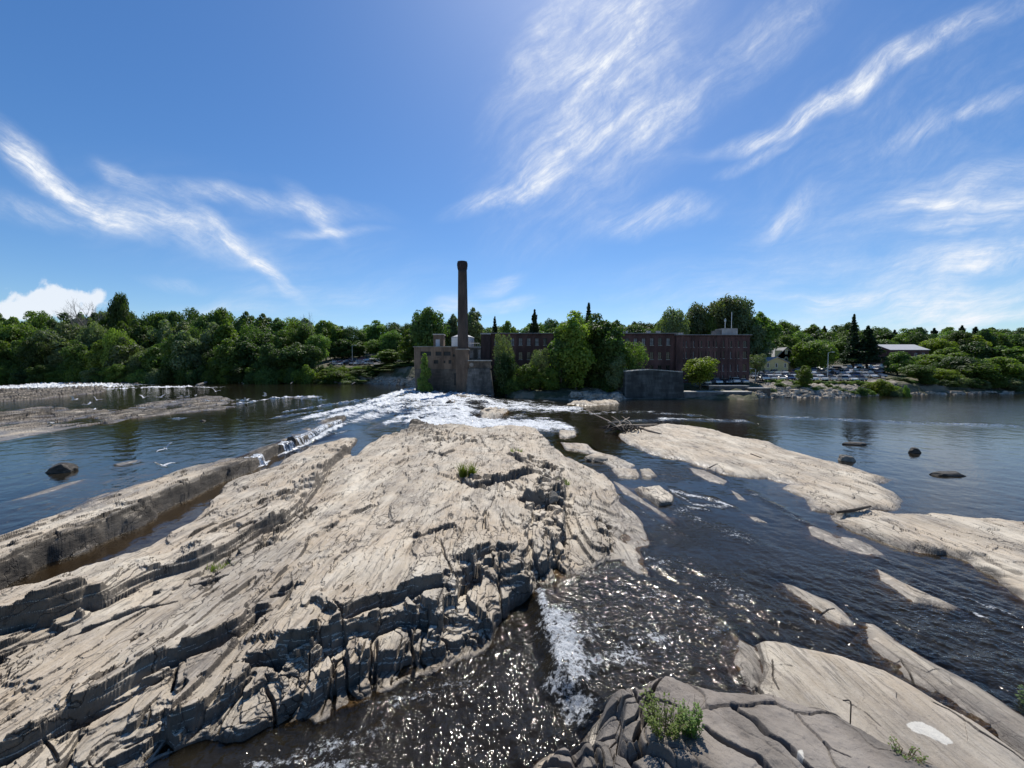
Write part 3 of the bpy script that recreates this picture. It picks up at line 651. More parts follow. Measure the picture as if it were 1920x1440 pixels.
pale = np.zeros(GX.shape)
for pts, z in (([(1697,1325),(1712,1319),(1740,1324),(1765,1338),(1783,1355),(1772,1362),(1735,1346),(1705,1337)], .75), ([(1466,1423),(1480,1421),(1482,1436),(1472,1440)], 1.4)):
    q = wpts(pts, z); m = (np.abs(GX-q[:,0].mean()) < 2) & (np.abs(GY-q[:,1].mean()) < 2)
    d, s_, f_, _ = seg_dist(GX[m], GY[m], q, True); sd = np.where(inside(GX[m], GY[m], q), d, -d)+.02*fbm(GX[m]*9, GY[m]*9, 3, 6); pale[m] = np.maximum(pale[m], ss(-.008, .008, sd))
algae = ss(.0, -.06, H_-LV)
rock = mesh_np('bedrock', V, tris, M['rock'], smooth=False, attrs={'wet': wet, 'near_rock': np.maximum(JM, .55*ss(10.5, 7, GY)*ss(2.5, 4.5, GX)), 'pale': pale, 'algae': algae, 'slab': 1-CALMR, 'wet_and_shade': DARK})
# facets only where it is broken: shade smooth with sharp angle
me = rock.data; me.polygons.foreach_set('use_smooth', np.ones(len(tris), bool))
tag(rock, 'layered tan limestone bedrock with ledges, cracks and broken blocks across the river', kind='structure')

# ------------------------------------------------------------ water
FOAM = [ # polyline px, z, half width px at that place, strength
 ([(600,780),(650,770),(700,756),(740,742),(765,733),(800,733)], .55, 11, 1.2),([(640,782),(700,768),(760,750),(830,744),(880,748)], .4, 13, 1.1),
 ([(700,778),(770,764),(840,756),(870,770)], .3, 12, 1.0),([(740,785),(800,774),(860,778),(890,788)], .2, 10, 1.05),([(790,742),(860,750),(900,752),(930,758),(990,762)], .3, 9, .85),
 ([(700,765),(760,748),(800,745),(850,755)], .4, 14, 1.3),([(820,790),(900,793),(1000,797)], .0, 9, 1.3),
 ([(770,788),(830,793),(880,797),(960,799),(1060,801)], .0, 8, 1.2),([(855,762),(875,775),(865,790)], .2, 11, 1.15),([(935,764),(1010,766),(1090,768)], 0, 6, .95),([(960,795),(1030,790),(1070,803)], 0, 8, .95),
 ([(900,752),(940,760),(990,770),(960,790)], .0, 9, .6),([(735,740),(765,732),(790,736)], .6, 6, 1.2),
 ([(680,772),(780,757),(860,767),(880,792)], .3, 24, .72),([(900,790),(1000,796),(1060,800)], 0, 9, .9),([(880,745),(960,757),(1040,762)], 0, 9, .6),
 ([(545,770),(620,758),(690,748)], .8, 3, .7),([(520,782),(600,770)], .8, 2.5, .6),([(480,752),(510,747),(560,744),(600,745)], .8, 1.8, .8),([(560,748),(610,750)],.8,1.2,.6),
 ([(-50,727),(40,729),(90,722),(130,718),(180,727)], UP, 4.0, 1.25),([(-40,732),(30,731)], UP, 1.2, .9),([(200,730),(280,727),(350,726)], UP, 2.0, 1.1),([(350,726),(420,727)], UP, 1.0, .6),([(260,718),(300,714),(330,716),(360,717)], UP, 1.8, 1.3),([(440,750),(480,752),(460,756)],UP,1.0,.7),
 ([(450,756),(475,755)],UP,1,.8),([(325,785),(350,784)],UP,.8,.7),
 ([(462,874),(478,872),(497,865)], .1, 4, 1.3),([(530,850),(552,843)], .1, 4, 1.2),([(562,836),(600,822),(636,803)], .1, 5, 1.4),([(600,822),(640,812)], .1, 4, .8),([(470,880),(475,895)],.1,4,.35),
 ([(1014,1112),(1020,1140),(1032,1180),(1046,1215),(1050,1250),(1040,1290),(1060,1298)], -.1, 11, .85),
 ([(1045,1160),(1070,1210),(1080,1260),(1075,1300)], -.05, 38, .92),([(1050,1260),(1110,1245),(1180,1230)], 0, 32, .82),([(1070,1190),(1150,1180),(1230,1190)], 0, 40, .64),
 ([(1200,1060),(1300,1070),(1380,1110),(1420,1160)], 0, 32, .45),([(1150,1100),(1250,1120),(1330,1160),(1370,1200)], 0, 32, .47),([(1280,960),(1330,985),(1400,1010)], 0, 22, .45),([(1240,920),(1260,925),(1300,945),(1360,950)], 0, 4, .7),
 ([(1262,920),(1300,930),(1340,938),(1372,950)], .0, 5, .9),([(1290,952),(1330,957)], 0, 3, .7),([(1410,925),(1500,975),(1570,1010)],0,9,.4),([(1640,1042),(1700,1070)],0,6,.35),
 ([(1765,1105),(1800,1118),(1835,1130),(1870,1145)], 0, 4, .6),([(1860,1138),(1920,1165)], 0, 5, .6),([(1830,1152),(1862,1168)], 0, 6, .75),
 ([(470,1440),(560,1420),(640,1400),(720,1370)], -.4, 26, .62),([(520,1480),(600,1430),(700,1440)], -.4, 30, .58),([(700,1330),(800,1300),(900,1280)], -.4, 22, .4),
 ([(1150,925),(1190,950),(1240,985),(1290,1005)], 0, 4, .45),([(1040,905),(1170,935),(1230,990)], 0, 2, 0),
 ([(1040,1085),(1120,1072),(1220,1045)], 0, 5, .5),([(1610,1035),(1560,1015)],0,4,.4),([(1590,1165),(1545,1125)],0,3,.4),([(1420,780),(1700,792),(1930,800)], 0, 3, .42),([(1240,785),(1400,790)], 0, 2.5, .6),([(1090,775),(1200,772),(1320,780)], 0, 3, .45),([(1150,790),(1250,787)],0,2,.4)]
foam = np.zeros(GX.shape)
for pts, z, hw, st in FOAM:
    q = wpts(pts, z); pad = 6
    m = (GX > q[:,0].min()-pad) & (GX < q[:,0].max()+pad) & (GY > q[:,1].min()-pad*3) & (GY < q[:,1].max()+pad*3)
    # distance measured in metres; width set for the stretch of water the line crosses
    x_, y_ = GX[m], GY[m]
    ym = np.clip(y_, q[:,1].min()*.9, q[:,1].max()*1.1)
    wy = 1.35*hw*ym*ym/(HC*F)                     # metres covered across the view by hw px of depth
    wx_ = np.maximum(hw*ym/F*1.3, .05)
    k = wx_/wy
    k0 = np.median(k)
    qq = q.copy(); qq[:,1] = q[:,1]*k0
    d, s_, f_, _ = seg_dist(x_, y_*k0, qq)
    e = np.exp(-(d/(wx_*.95))**2)*st; foam[m] = np.maximum(foam[m], e)
foam = np.where(GY > 30, np.minimum(foam, 1.14), foam)
sfl = fbm(GX*1.2+.3*GY, GY*.5, 5, 101, .65)
sf2 = fbm(GX*.25, GY*.55, 4, 102, .6)
# ripples: real relief
WN = fbm(GX*.9, GY*.9, 3, 111)*.02+fbm(GX*2.6+GY*.6, GY*2.0, 3, 112)*.012*np.clip(30/GY, .2, 1)
rough_zone = np.clip(foam, 0, 1)
LVr = LV+WN*(.5+1.2*rough_zone)+rough_zone*(.05+.0045*GY)*(sfl*.9+.35)
# the near channel runs choppy
chop = ss(18, 12, GY)*ss(-9, -4, GX)
LVr += chop*(.05*fbm(GX*2.2+GY*.8, GY*1.6-GX*.4, 4, 113, .6))
dep = np.clip(LV-H_, -.5, 3)
WV = np.stack([GX, GY, LVr], -1).reshape(-1, 3)
def watermat():
    m, t, o = newmat('river_water'); g = G(t)
    geo = g.n('ShaderNodeNewGeometry'); pos = geo.outputs['Position']
    A = lambda n: g.n('ShaderNodeAttribute', attribute_name=n).outputs['Fac']
    fo, sh, ch = A('foam'), A('depth'), A('chop')
    a1 = g.noise(g.mapv(pos, (.8, 1.9, 1.0), (0, 0, R(-38))), 1.3, 3, .5)
    a2 = g.noise(g.mapv(pos, (.75, 1.7, 1.0), (0, 0, R(-38))), 4.0, 2, .5)
    a3 = g.noise(g.mapv(pos, (.8, 1.5, 1.0), (0, 0, R(-38))), 12.5, 1.4, .5, .6)
    n1 = g.bump(a1, g.math('ADD', .09, g.math('MULTIPLY', ch, .9), True), .13)
    n2 = g.bump(a2, g.math('ADD', .10, g.math('MULTIPLY', ch, .9), True), .055, n1)
    n3 = g.bump(a3, g.math('ADD', .05, ch, True), .023, n2)
    fr = g.n('ShaderNodeFresnel', {'IOR': 1.33, 'Normal': n3}).outputs[0]
    dc = g.mix(g.noise(pos, .08, 4), c4(.016, .012, .007), c4(.018, .017, .013))
    deep = g.n('ShaderNodeBsdfDiffuse', {'Color': dc})
    clear = g.n('ShaderNodeBsdfTransparent', {'Color': c4(.62, .52, .38)})
    f1 = g.ramp(sh, .0, .62, 0.08, 1.0, False)
    body = g.n('ShaderNodeMixShader', {0: f1, 1: clear.outputs[0], 2: deep.outputs[0]})
    gl = g.n('ShaderNodeBsdfGlossy', {'Color': c4(1, .97, .93), 'Roughness': g.ramp(ch, 0, .7, .04, .055, False), 'Normal': n3})
    surf = g.n('ShaderNodeMixShader', {0: fr, 1: body.outputs[0], 2: gl.outputs[0]})
    # foam: threshold of the traced field against streaky and bubbly noise
    fn = g.math('ADD', g.math('MULTIPLY', g.noise(g.mapv(pos, (.42, 1.2, 1)), 1.1, 7, .7, .5), .55), g.math('MULTIPLY', g.noise(pos, 7.5, 6, .75, .3), .6))
    fn = g.math('ADD', g.math('MULTIPLY', g.math('SUBTRACT', fn, .575), 2.2), .5)
    fn = g.math('ADD', fn, g.math('MULTIPLY', g.math('SUBTRACT', g.noise(g.mapv(pos, (.22, .30, 1), (0, 0, R(20))), 1.0, 5, .65), .5), g.math('MULTIPLY', g.ramp(g.n('ShaderNodeSeparateXYZ', {0: pos}).outputs[1], 25, 60), 1.5)))
    fm = g.ramp(g.math('ADD', g.math('MULTIPLY', fo, .62), fn), .86, 1.12)
    fm = g.math('MULTIPLY', fm, g.ramp(fo, .03, .25))
    fb = g.n('ShaderNodeBsdfPrincipled', {'Base Color': g.mix(g.ramp(g.noise(pos, .9, 6, .7), .35, .6), c4(.55, .58, .60), c4(.84, .86, .87)), 'Roughness': .7, 'Normal': g.bump(g.noise(pos, 1.6, 9, .75), 1.0, .4)})
    ms = g.n('ShaderNodeMixShader', {0: fm, 1: surf.outputs[0], 2: fb.outputs[0]})
    t.links.new(ms.outputs[0], o.inputs[0]); return m
M['water'] = watermat()
patch = ss(-.15, .55, fbm(GX*.35, GY*.28, 4, 131))
chopA = np.clip(chop*(.38+.5*patch)+.8*rough_zone*(GY < 60)+.75*patch*ss(34, 18, GY)*ss(1.5, 4, GX)*ss(.62, .42, GX/GY)+.10*ss(40, 60, GY)*ss(.0, .3, GX/GY)+.15*ss(50, 80, GY), 0, 1)
calm = ss(.4, -.6, _side(GX, GY, _line))*0
water = mesh_np('river', WV, quads, M['water'], smooth=True, attrs={'foam': foam, 'depth': dep, 'chop': chopA})
tag(water, 'dark river with white rapids, glittering shallows and still pools between the ledges', kind='structure')
# thin curtains of water where the upper river spills over the ridge
def fallcurtain(u0, v0, u1, v1, n, lab, seed):
    rg = random.Random(seed)
    a = P(u0, v0, .1); b = P(u1, v1, .1); mb = MB()
    L_ = math.hypot(b[0]-a[0], b[1]-a[1]); nx, ny = (b[1]-a[1])/L_, -(b[0]-a[0])/L_       # outwards, to the right
    rows = [(-.8, -.01), (-.4, .02), (-.15, .01), (.02, -.10), (.12, -.32), (.2, -.52), (.28, -.68), (.5, -.75)]
    grid = []
    for i in range(n+1):
        t = i/n; cx = a[0]+(b[0]-a[0])*t; cy = a[1]+(b[1]-a[1])*t
        k = .18*math.sin(t*9+seed)+rg.uniform(-.06, .06); w_ = rg.uniform(.75, 1.15)
        grid.append([(cx+nx*(r*w_+k), cy+ny*(r*w_+k), UP+dz_+rg.uniform(-.02, .02)) for r, dz_ in rows])
    for i in range(n):
        if rg.random() < .13: continue
        for j in range(len(rows)-1):
            mb.poly([grid[i][j], grid[i][j+1], grid[i+1][j+1], grid[i+1][j]])
    o = mb.build('waterfall', M['fall'], smooth=True); tag(o, lab, kind='structure'); return o
def fallmat():
    m, t, o = newmat('falling_water'); g = G(t)
    pos = g.n('ShaderNodeNewGeometry').outputs['Position']
    st = g.noise(g.mapv(pos, (6, 6, .8)), 1.0, 5, .7)
    d = g.n('ShaderNodeBsdfPrincipled', {'Base Color': c4(.80, .83, .85), 'Roughness': .35})
    tr = g.n('ShaderNodeBsdfTransparent')
    gl = g.n('ShaderNodeBsdfGlossy', {'Roughness': .08}); mm = g.n('ShaderNodeMixShader', {0: .12, 1: tr.outputs[0], 2: gl.outputs[0]})
    ms = g.n('ShaderNodeMixShader', {0: g.ramp(st, .42, .58), 1: mm.outputs[0], 2: d.outputs[0]}); t.links.new(ms.outputs[0], o.inputs[0]); return m
M['fall'] = fallmat()
fallcurtain(466, 878, 500, 866, 14, 'short white waterfall over the ledge, nearest of the spills', 3)
fallcurtain(532, 848, 550, 840, 10, 'narrow white spill beside a dark block on the ledge', 4)
fallcurtain(560, 835, 640, 796, 60, 'long white curtain of water over the far end of the ledge', 5)
# ============================================================ far bank
SHORE = [(-700,712,UP),(-100,712,UP),(0,713,UP),(130,711,UP),(300,709,UP),(400,713,UP),(500,718,UP),(600,719,UP),(700,720,UP),(760,723,UP),(790,727,.8),(870,731,.8),(930,736,.4),(962,747,0),(1040,749,0),(1160,753,0),(1172,748,0),(1280,748,0),(1410,750,0),(1440,745,0),(1560,746,0),(1650,742,0),(1750,739,0),(1920,738,0),(2100,738,0),(2700,738,0)]
_su = np.array([p[0] for p in SHORE], float); _sd = np.array([P(*p)[1] for p in SHORE])
_sl = np.array([p[2] for p in SHORE], float)
PROF = [ # u, [(distance or +offset from the shoreline, z)]
 (-700, [('+',3,1.8),('+',25,3.5),('+',90,10),('+',200,20),(900,38),(4000,45)]),
 (560,  [('+',3,1.8),('+',14,4.5),('+',60,9),('+',150,17),(900,38),(4000,45)]),
 (630,  [('+',3,2.0),('+',13,8.2),('+',50,12.0),('+',110,18),(900,36),(4000,45)]),
 (765,  [('+',3,2.0),('+',13,8.2),('+',50,12.0),('+',110,18),(900,36),(4000,45)]),
 (800,  [('+',2,1.6),(113,2.4),(128,5.0),(200,12),(900,36),(4000,45)]),
 (1180, [('+',2,.8),(110,2.4),(125,3.6),(200,12),(900,34),(4000,40)]),
 (1400, [('+',2,1.0),(107,2.9),(125,4.2),(190,9),(900,30),(4000,38)]),
 (1440, [('+',3,1.0),(110,3.4),(128,4.9),(190,9.0),(900,30),(4000,38)]),
 (1650, [('+',3,.9),(113,3.3),(130,5.0),(190,9.5),(900,30),(4000,38)]),
 (1850, [('+',3,1.2),(132,3.2),(170,7),(230,12),(900,28),(4000,36)]),
 (2700, [('+',3,1.2),(132,3.2),(170,7),(230,12),(900,28),(4000,36)])]
def bank_z(u, D):
    Ds = float(np.interp(u, _su, _sd)); lv = float(np.interp(u, _su, _sl))
    def prof(k):
        xs = [Ds-6, Ds]; zs = [lv-1.2, lv]
        for e in PROF[k][1]:
            if e[0] == '+': xs.append(Ds+e[1]); zs.append(lv+e[2] if e[2] < 2.5 else e[2])
            else: xs.append(max(e[0], xs[-1]+.5)); zs.append(e[1])
        return float(np.interp(D, xs, zs))
    us_ = [p[0] for p in PROF]
    if u <= us_[0]: return prof(0)
    for i in range(len(us_)-1):
        if u <= us_[i+1]:
            t = (u-us_[i])/(us_[i+1]-us_[i]); return prof(i)*(1-t)+prof(i+1)*t
    return prof(len(us_)-1)
ucol = np.concatenate([np.linspace(-700, -100, 40)[:-1], np.arange(-100, 2040, 5), np.linspace(2040, 2700, 40)])
offs = np.concatenate([np.linspace(-6, 0, 5)[:-1], np.arange(0, 24, .8), np.geomspace(24, 3500, 60)])
bx = np.zeros((len(offs), len(ucol))); by = bx.copy(); bz = bx.copy()
for j, u in enumerate(ucol):
    Ds = float(np.interp(u, _su, _sd))
    for i, o_ in enumerate(offs):
        D = Ds+o_; by[i, j] = D; bx[i, j] = (u-960)/F*D; bz[i, j] = bank_z(u, D)
near = ss(0, 1.5, offs)[:, None]*ss(26, 12, offs)[:, None]
bz += near*(.55*fbm(bx*.35, by*.35, 4, 201)+.25*fbm(bx*1.3, by*1.3, 3, 202))+ss(40, 120, offs)[:, None]*2*fbm(bx*.01, by*.01, 3, 203)
nr2, nc2 = bx.shape; jj = np.arange(nr2*nc2).reshape(nr2, nc2)
q2 = np.stack([jj[:-1, :-1], jj[:-1, 1:], jj[1:, 1:], jj[1:, :-1]], -1).reshape(-1, 4)
uu = np.repeat(ucol[None, :], nr2, 0); oo = np.repeat(offs[:, None], nc2, 1)
rub = ss(20, 6, oo)*np.maximum.reduce([ss(1400, 1450, uu)*ss(1700, 1650, uu), ss(1080, 1110, uu)*ss(1200, 1165, uu), .8*ss(560, 600, uu)*ss(960, 900, uu)*(1-.7*ss(740, 770, uu)*0-.75*ss(9, 4, oo)*0)*ss(7, 3, oo)])
rub = rub*ss(13.5, 9.5, oo*(uu > 1300))
def bankmat():
    m, t, o = newmat('bank_ground'); g = G(t)
    pos = g.n('ShaderNodeNewGeometry').outputs['Position']
    ru = g.n('ShaderNodeAttribute', attribute_name='rubble').outputs['Fac']
    soil = g.mix(g.ramp(g.noise(pos, .5, 6, .65), .35, .65), c4(.035, .045, .018), c4(.085, .085, .04))
    dirt = g.mix(g.ramp(g.noise(pos, .22, 4), .45, .6), soil, c4(.19, .16, .11))
    rk = g.mix(g.ramp(g.noise(g.mapv(pos, (.6, .6, 1.6)), 1.6, 6, .7), .38, .62), c4(.13, .11, .09), c4(.44, .39, .32))
    fac = g.ramp(g.math('ADD', ru, g.math('MULTIPLY', g.math('SUBTRACT', g.noise(pos, .9, 4, .7), .5), 1.2)), .35, .6)
    c = g.mix(fac, dirt, rk)
    p = g.n('ShaderNodeBsdfPrincipled', {'Base Color': c, 'Roughness': .95, 'Normal': g.bump(g.noise(pos, 2.0, 6, .7), .9, .3)})
    t.links.new(p.outputs[0], o.inputs[0]); return m
land = mesh_np('far_bank', np.stack([bx, by, bz], -1).reshape(-1, 3), q2, bankmat(), smooth=True, attrs={'rubble': rub})
tag(land, 'rocky far river bank rising to wooded hills', kind='structure')
# broken rubble on the sunny stretches of the bank
def rubble(u0, u1, o0, o1, n, smin, smax, seed, name, label):
    rg = random.Random(seed); mb = MB()
    for _ in range(n):
        u = rg.uniform(u0, u1); D = float(np.interp(u, _su, _sd))+rg.uniform(o0, o1)
        x = (u-960)/F*D; z = bank_z(u, D)+.1; s = rg.uniform(smin, smax)*(1 if rg.random() < .9 else 1.8)
        a = rg.uniform(0, math.pi); ca, sa = math.cos(a), math.sin(a); p = []
        hx, hy, hz = s*rg.uniform(.6, 1.5), s*rg.uniform(.4, .9), s*rg.uniform(.2, .5)
        for zz, k in ((-hz*.6, 1), (hz, .8)):
            for sx, sy in ((-1,-1),(1,-1),(1,1),(-1,1)):
                X, Y = sx*hx*k*rg.uniform(.6, 1.1), sy*hy*k*rg.uniform(.6, 1.1)
                p.append((x+X*ca-Y*sa, D+X*sa+Y*ca, z+zz*rg.uniform(.6, 1.2)))
        mb.hexa(p)
    o = mb.build(name, M['rubble']); tag(o, label, 'rubble', kind='stuff')
M['rubble'] = simple('rubble', (.34, .30, .245), .95, var=.45, scale=.8, bump=.5)
rubble(1420, 1680, 0, 6.5, 300, .3, .9, 1, 'bank_rubble', 'pale sunlit broken stones along the bank below the parking lot')
rubble(1072, 1165, -1, 4, 120, .3, 1.0, 2, 'shore_rubble', 'pale broken stones at the water edge below the tall trees')
rubble(560, 905, 0, 5, 240, .3, 1.0, 3, 'riverside_rubble', 'grey stones along the foot of the bank beside the rapids')
rubble(1680, 1900, -.5, 1.2, 60, .3, .9, 4, 'waterline_rubble', 'flat stones at the waterline on the wooded right bank')
# ============================================================ parking lots
def lot(name, u0, u1, D0, D1, label):
    V_ = []; n, mm = 24, 16
    for i in range(n+1):
        D = D0+(D1-D0)*i/n
        for j in range(mm+1):
            u = u0+(u1-u0)*j/mm; V_.append(((u-960)/F*D, D, bank_z(u, D)+.12))
    k = np.arange((n+1)*(mm+1)).reshape(n+1, mm+1)
    q = np.stack([k[:-1, :-1], k[:-1, 1:], k[1:, 1:], k[1:, :-1]], -1).reshape(-1, 4)
    o = mesh_np(name, V_, q, M['asphalt']); tag(o, label, kind='structure')
lot('parking_lot', 1395, 1660, 113, 180, 'grey asphalt parking lot sloping up from the right bank')
lot('parking_lot', 618, 772, 182, 215, 'grey asphalt parking lot above the left bank')

# ============================================================ trees
def leafcloud(puffs, n, size, rg, flat=1.0, droop=0.0):
    """leaf clumps: small bent quads over the surface of many puffs; returns verts, faces"""
    cs = np.array([p[:3] for p in puffs]); rs = np.array([p[3] for p in puffs])
    w = rs**2; w /= w.sum(); idx = rg.choice(len(puffs), n, p=w)
    d = rg.normal(size=(n, 3)); d /= np.linalg.norm(d, axis=1)[:, None]
    d[:, 2] = np.where((d[:, 2] < -.2) & (rg.random(n) < .6), -d[:, 2], d[:, 2])
    rr = rs[idx]*(.55+.62*rg.random(n)**.8); c = cs[idx]+d*rr[:, None]*np.array([1, 1, flat])
    nrm = d+rg.normal(size=(n, 3))*.55; nrm[:, 2] += .25; nrm /= np.linalg.norm(nrm, axis=1)[:, None]
    t = np.cross(nrm, rg.normal(size=(n, 3))); t /= np.linalg.norm(t, axis=1)[:, None]; b = np.cross(nrm, t)
    s = size*(.55+.9*rg.random(n))[:, None]
    p0 = c-t*s; p1 = c-b*s*.55+nrm*s*.12; p2 = c+t*s; p3 = c+b*s*.55+nrm*s*.12
    for p in (p0, p2): p[:, 2] -= droop*s[:, 0]
    V_ = np.stack([p0, p1, p2, p3], 1).reshape(-1, 3); F_ = np.arange(n*4).reshape(n, 4)
    return V_, F_
def crown_puffs(rg, h, w, base, k, shape='round'):
    pf = []
    for _ in range(k):
        t = rg.random(); z = base+(h-base)*t
        prof = {'round': math.sin(math.pi*min(1, .12+t*.84))**.7, 'tall': math.sin(math.pi*min(1, .10+t*.86))**.9*.75, 'vase': (.35+.75*t)*math.cos(max(0, t-.72)*4.2), 'cone': (1-t)**.8+.08, 'wide': math.sin(math.pi*(.2+t*.76))**.5}[shape]
        a = rg.random()*2*math.pi; r = w*.5*prof*math.sqrt(rg.random())*.95
        pf.append((r*math.cos(a), r*math.sin(a), z, (.10+.12*rg.random())*w*(.6+.5*prof)))
    return pf
def make_tree(rg, h, w, base, shape, n, leaf, k=34, mat='leaf_mid', name='broadleaf_tree', limbs=7):
    root = empty(name, (0, 0, 0)); pf = crown_puffs(rg, h, w, base, k, shape)
    V_, F_ = leafcloud(pf, n, leaf, rg)
    zt_ = np.percentile(V_[:, 2], 99.7); k_ = (h-base)/(zt_-base); kw = w*.5/np.percentile(np.hypot(V_[:, 0], V_[:, 1]), 98)
    V_ = np.stack([V_[:, 0]*kw, V_[:, 1]*kw, np.where(V_[:, 2] > base, base+(V_[:, 2]-base)*k_, V_[:, 2])], 1)
    pf = [(p[0]*kw, p[1]*kw, base+(p[2]-base)*k_, p[3]) for p in pf]
    cr = mesh_np('crown', V_, F_, M[mat], root)
    tb = MB(); r0 = .018*h+.05
    tb.tube([(0, 0, -1.0), (0, 0, .3), (.02*w, 0, h*.3), (-.02*w, .02*w, h*.6), (0, 0, h*.88)], [r0*1.5, r0, r0*.75, r0*.45, r0*.12], 7)
    for i in range(limbs):
        p = pf[int(rg.integers(len(pf)))]; z0 = max(base*.6, p[2]*.55)
        tb.tube([(0, 0, z0), (p[0]*.5, p[1]*.5, z0+(p[2]-z0)*.65), p[:3]], [r0*.45, r0*.28, r0*.08], 5)
    tb.build('trunk', M['bark'], root, smooth=True)
    return root
def make_conifer(rg, h, w, n, leaf, mat='needle', irregular=.25, base=.12, name='conifer_tree'):
    root = empty(name, (0, 0, 0)); Vs = []; Fs = []; off = 0; tiers = int(14+h*.5)
    tb = MB(); r0 = .016*h+.05; tb.tube([(0, 0, -1), (0, 0, h*.5), (0, 0, h)], [r0*1.3, r0*.7, .02], 6)
    for i in range(tiers):
        t = i/(tiers-1); z = h*(base+(1-base)*t*.98); rad = w*.5*((1-t)**.85)*(1-irregular*rg.random())+.15
        nb = 5+int(3*(1-t)); a0 = rg.random()*6.3
        for b in range(nb):
            a = a0+b*2*math.pi/nb+rg.normal()*.15; rb = rad*(.75+.35*rg.random())
            tb.tube([(0, 0, z), (rb*math.cos(a), rb*math.sin(a), z-.12*rb)], [r0*.18, .02], 4, cap=False)
            m = max(4, int(n/(tiers*nb)*(1.5*(1-t)+.5)))
            s = rg.random(m)**.7*rb; wd = rg.normal(size=m)*.16*rb*(1.1-s/rb*.5)
            c = np.stack([s*math.cos(a)-wd*math.sin(a), s*math.sin(a)+wd*math.cos(a), z-.14*s+rg.normal(size=m)*.10*(h/tiers)*2.2+.1*rb*(s/rb)**2], 1)
            nn = rg.normal(size=(m, 3))*.6+np.array([0, 0, .9]); nn /= np.linalg.norm(nn, axis=1)[:, None]
            tt = np.cross(nn, rg.normal(size=(m, 3))); tt /= np.linalg.norm(tt, axis=1)[:, None]; bb = np.cross(nn, tt); sz = (leaf*(.6+.8*rg.random(m)))[:, None]
            Vs.append(np.stack([c-tt*sz, c-bb*sz*.4, c+tt*sz, c+bb*sz*.4], 1).reshape(-1, 3))
    V_ = np.vstack(Vs); F_ = np.arange(len(V_)).reshape(-1, 4)
    mesh_np('crown', V_, F_, M[mat], root); tb.build('trunk', M['bark'], root, smooth=True); return root
def make_bare(rg, h, w, name='bare_tree'):
    root = empty(name, (0, 0, 0)); tb = MB(); bb = MB()
    tb.tube([(0, 0, -1), (0, 0, h*.35), (.1, 0, h*.6)], [.3, .22, .14], 7)
    def br(p, d, l, r, dep):
        q = p+d*l; bb.tube([p, (p+q)/2+Vector(rg.normal(size=3))*l*.05, q], [r, r*.75, r*.45], 5, cap=False)
        if dep == 0: return
        for _ in range(3):
            nd = (d+Vector(rg.normal(size=3))*.42+Vector((0, 0, .12))).normalized(); br(p+d*l*rg.uniform(.55, 1), nd, l*.68, r*.5, dep-1)
    for i in range(6):
        a = rg.random()*6.3; br(Vector((.05, 0, h*rg.uniform(.3, .6))), Vector((math.cos(a)*.6, math.sin(a)*.6, 1)).normalized(), h*.22, .09, 4)
    tb.build('trunk', M['dead_bark'], root, smooth=True); bb.build('branches', M['dead_bark'], root); return root
tr = np.random.default_rng(11)
PROTO = {   # every prototype 10 m tall, scaled per tree
 'round_a': make_tree(tr, 10, 8.5, 2.0, 'round', 9000, .26), 'round_b': make_tree(tr, 10, 9.5, 1.6, 'round', 9500, .27, 40),
 'wide': make_tree(tr, 10, 12, 1.2, 'wide', 12000, .27, 50), 'tall': make_tree(tr, 10, 6.5, 1.6, 'tall', 8500, .23, 36),
 'tall_b': make_tree(tr, 10, 7.5, 1.0, 'tall', 9500, .23, 44), 'vase': make_tree(tr, 10, 9.0, 2.4, 'vase', 8500, .24, 36), 'cone': make_tree(tr, 10, 6, .6, 'cone', 6000, .24, 40),
 'sparse': make_tree(tr, 10, 8, 2.6, 'vase', 3600, .22, 26, limbs=16), 'bush': make_tree(tr, 10, 16, .2, 'wide', 6500, .55, 30, name='bush'),
 'spruce': make_conifer(tr, 10, 4.6, 5200, .22), 'pine': make_conifer(tr, 10, 8.0, 6500, .26, irregular=.55, base=.25), 'bare': make_bare(tr, 10, 6)}
used = set()
KINDNAME = {'round_a':'broadleaf_tree','round_b':'broadleaf_tree','wide':'broadleaf_tree','tall':'broadleaf_tree','tall_b':'broadleaf_tree','vase':'broadleaf_tree','cone':'young_tree','sparse':'sparse_tree','bush':'bush','spruce':'spruce_tree','pine':'pine_tree','bare':'bare_tree'}
LABS = []
def plant(kind, u, D, vtop, label, cat=None, group=None, mat=None, wfac=1.0, base_u=None, zoff=-.2, width_px=None):
    src = PROTO[kind]
    o = src if kind not in used else copy_tree(src); used.add(kind)
    ub = u; z = bank_z(ub, D)+zoff; top = ZV(vtop, D); h = max(top-z, 1.0)
    s = h/10; w = s*wfac
    if width_px:
        bw = {'round_a':8.5,'round_b':9.5,'wide':12,'tall':5.2,'tall_b':6,'vase':9,'cone':6,'sparse':8,'bush':16,'spruce':4.6,'pine':8,'bare':6}[kind]
        w = width_px*D/F/bw
    o.location = (XU(u, D), D, z); o.scale = (w, w, s); o.rotation_euler = (0, 0, random.uniform(0, 6.28))
    o.name = KINDNAME[kind]
    for k in ('label', 'category', 'group'):
        if k in o: del o[k]
    tag(o, label, cat or ('bush' if kind == 'bush' else 'tree'), group); LABS.append(label)
    if mat:
        for ch in o.children:
            if ch.name.startswith('crown'):
                ch.material_slots[0].link = 'OBJECT'; ch.material_slots[0].material = M[mat]
    return o
